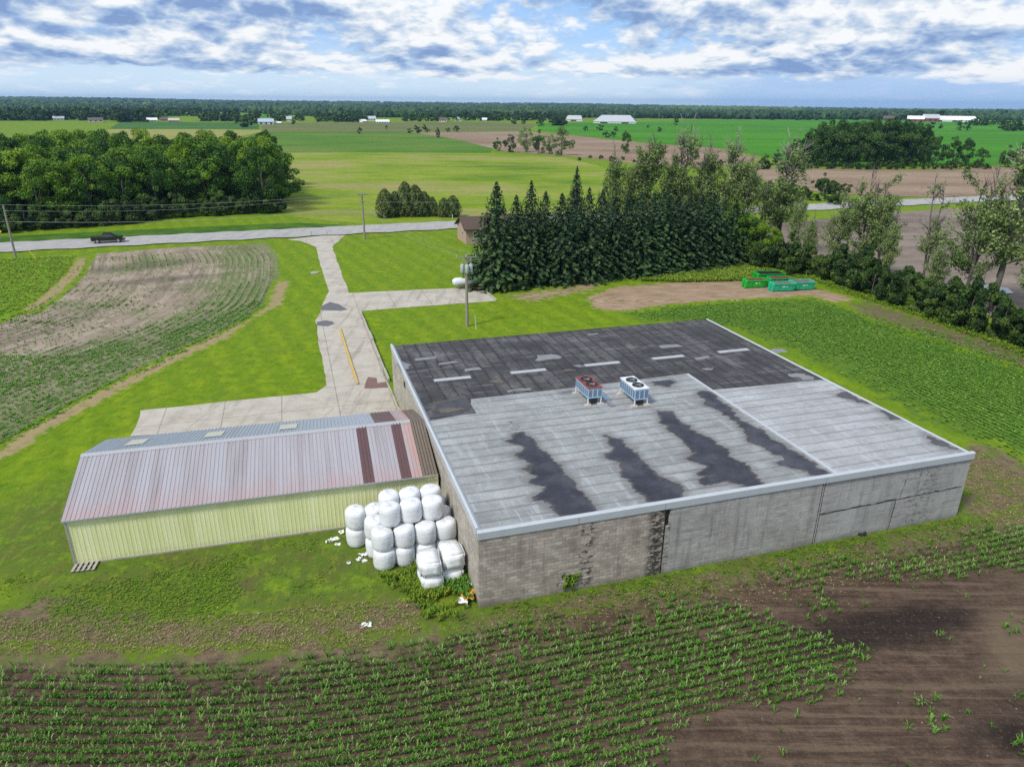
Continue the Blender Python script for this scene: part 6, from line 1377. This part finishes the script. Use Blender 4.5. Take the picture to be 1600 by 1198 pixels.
# tall weeds round the bales
def spread(poly, cnt, keep=None):
    poly = np.asarray(poly); a, b = poly.min(0), poly.max(0); q = rg.uniform(0, 1, (cnt * 3, 2)) * (b - a) + a; q = q[inside(q, poly)]
    if keep is not None: q = q[rg.random(len(q)) < keep(q)]
    return np.c_[q[:cnt], np.full(min(cnt, len(q)), .01)]
wp = G2([(585, 900), (620, 893), (650, 880), (690, 900), (720, 905), (745, 950), (720, 972), (660, 975), (630, 935), (600, 915)])
stuff('tall_weeds', 'tall bright weeds around the foot of the bale stack', 'weeds', blades('tall_weeds', spread(wp, 1500, lambda q: np.clip(edge_dist(q, wp) / 1.6, .03, 1) * np.clip(fbm(q[:, 0], q[:, 1], 1.1, 5) * 5 - 1.9, .03, 1)), 6, .33, .05, .20, rg, m_weed, .50, .2))
wp2 = G2([(648, 880), (700, 885), (725, 880), (738, 915), (735, 950), (700, 925), (665, 905)])
stuff('broad_weeds', 'dark leafy weeds growing against the square bales', 'weeds', blades('broad_weeds', spread(wp2, 480, lambda q: np.clip(edge_dist(q, wp2) / .8, .05, 1) * np.clip(fbm(q[:, 0], q[:, 1], .9, 6) * 5 - 1.9, .03, 1)), 8, .42, .10, .20, rg, m_soy, .5, .16))
wp3 = G2([(545, 868), (585, 880), (595, 905), (640, 940), (655, 985), (560, 960), (420, 890)])
# rough turf in front of the shed and wall
turf = G2([(-80, 900), (110, 890), (300, 862), (540, 832), (560, 880), (640, 930), (650, 975), (-80, 1000)])
stuff('rough_turf', 'patchy rough turf in front of the yellow shed', 'grass', blades('rough_turf', spread(turf, 15000, lambda q: np.clip(fbm(q[:, 0], q[:, 1], 3.2, 15) * 3.2 - 1.25, .02, 1) * np.clip(edge_dist(q, turf) / 2.5, 0, 1)), 5, .05, .032, .075, rg, m_weed, .40, .18))
strip_ = np.array([UV(u, v) for u, v in ((0, -.1), (32, -.1), (33, -2.4), (-1, -2.2))])
stuff('verge_grass', 'short tufted grass along the foot of the front wall', 'grass', blades('verge_grass', spread(strip_, 4500, lambda q: np.clip(fbm(q[:, 0], q[:, 1], 2.2, 25) * 2.2 - .5, .1, 1)), 4, .10, .03, .09, rg, m_weed, .25, .2))
stuff('dry_tufts', 'straw coloured dry grass along the edge of the front field', 'grass', blades('dry_tufts', np.r_[spread(G2([(-60, 960), (200, 975), (640, 935), (660, 985), (560, 1015), (-60, 1025)]), 3800), spread(np.array([UV(u, v) for u, v in ((-2, -.8), (34, -.8), (34, -4.5), (-2, -4))]), 2600), spread(G2([(1500, 720), (1530, 700), (1640, 770), (1640, 850), (1520, 810)]), 2200)], 4, .07, .022, .10, rg, m_dryg, .40, .22))
stuff('meadow_grass', 'rough long grass in the meadow at the left edge', 'grass', blades('meadow_grass', spread(G2([(-60, 412), (0, 405), (118, 400), (108, 422), (74, 456), (38, 482), (0, 496), (-60, 515)]), 3500), 4, .16, .08, .22, rg, m_weed, .55, .2))
stuff('hedge_grass', 'yellow green tall grass along the foot of the hedge', 'grass', blades('hedge_grass', np.concatenate([np.c_[a + (b - a) * rg.uniform(0, 1, (240, 1)) + np.c_[rg.normal(-1.0, .6, 240), rg.normal(-2.0, .9, 240)], np.full(240, .01)] for a, b in zip(hl_[:-1], hl_[1:])]), 4, .24, .07, .2, rg, m_weed, .45, .22))
stuff('yard_weeds', 'green weeds between the bare yard and the evergreens', 'weeds', blades('yard_weeds', spread(G2([(1000, 440), (1060, 428), (1165, 415), (1190, 425), (1200, 436), (1160, 440), (1070, 442)]), 3500), 4, .40, .12, .2, rg, m_weed, .48, .2))
x, y, _ = g(886, 918)
wb = stuff('wall_weed', 'bright green weed growing up the front wall', 'weed', blades('wall_weed', np.c_[x + rg.normal(0, .20, 90), y + rg.normal(-.22, .08, 90), rg.uniform(0, .75, 90)], 6, .34, .12, .14, rg, m_weed, .42, .15)); wb['kind'] = 'thing'
# stones and crumbs on the tilled soil
q = spread(front, 420); q = q[q[:, 1] > 19]; V = bV[None] * rg.uniform(.015, .035, (len(q), 1, 1)) * (1 + rg.normal(0, .2, (len(q), len(bV), 1))); V += q[:, None, :]
tag(link('field_stones', np_mesh('field_stones', V.reshape(-1, 3), [(bF[None] + (np.arange(len(q)) * len(bV))[:, None, None]).reshape(-1, 3)]), plain('pale_stone', (.26, .22, .19), .9)), 'small pale stones scattered over the tilled front field', 'stones', kind='stuff')
# rain pools in the field past the hedge
m_pool, n_, b_ = mat('rain_water'); b_.inputs['Base Color'].default_value = (.20, .19, .18, 1); b_.inputs['Roughness'].default_value = .08
for k, pp in enumerate([[(1500, 452), (1540, 448), (1575, 452), (1585, 460), (1545, 462)]]):
    sheet('rain_pool', G2(pp), .24 + .01 * k, m_pool, 1.0, 3, 70 + k)

# ------------------------------------------------------------------ haze
hm = bpy.data.materials.new('haze_air'); hm.use_nodes = True; n = NB(hm.node_tree); n.n.remove(n.n['Principled BSDF'])
pv = n.new('ShaderNodeVolumePrincipled'); pv.inputs['Color'].default_value = (.36, .62, 1, 1); pv.inputs['Density'].default_value = .000075; pv.inputs['Anisotropy'].default_value = .2
n.l.new(pv.outputs[0], n.n['Material Output'].inputs['Volume'])
tag(MB().box(-9500, -300, -3, 9500, 11500, 75).build('haze', hm), kind='stuff')
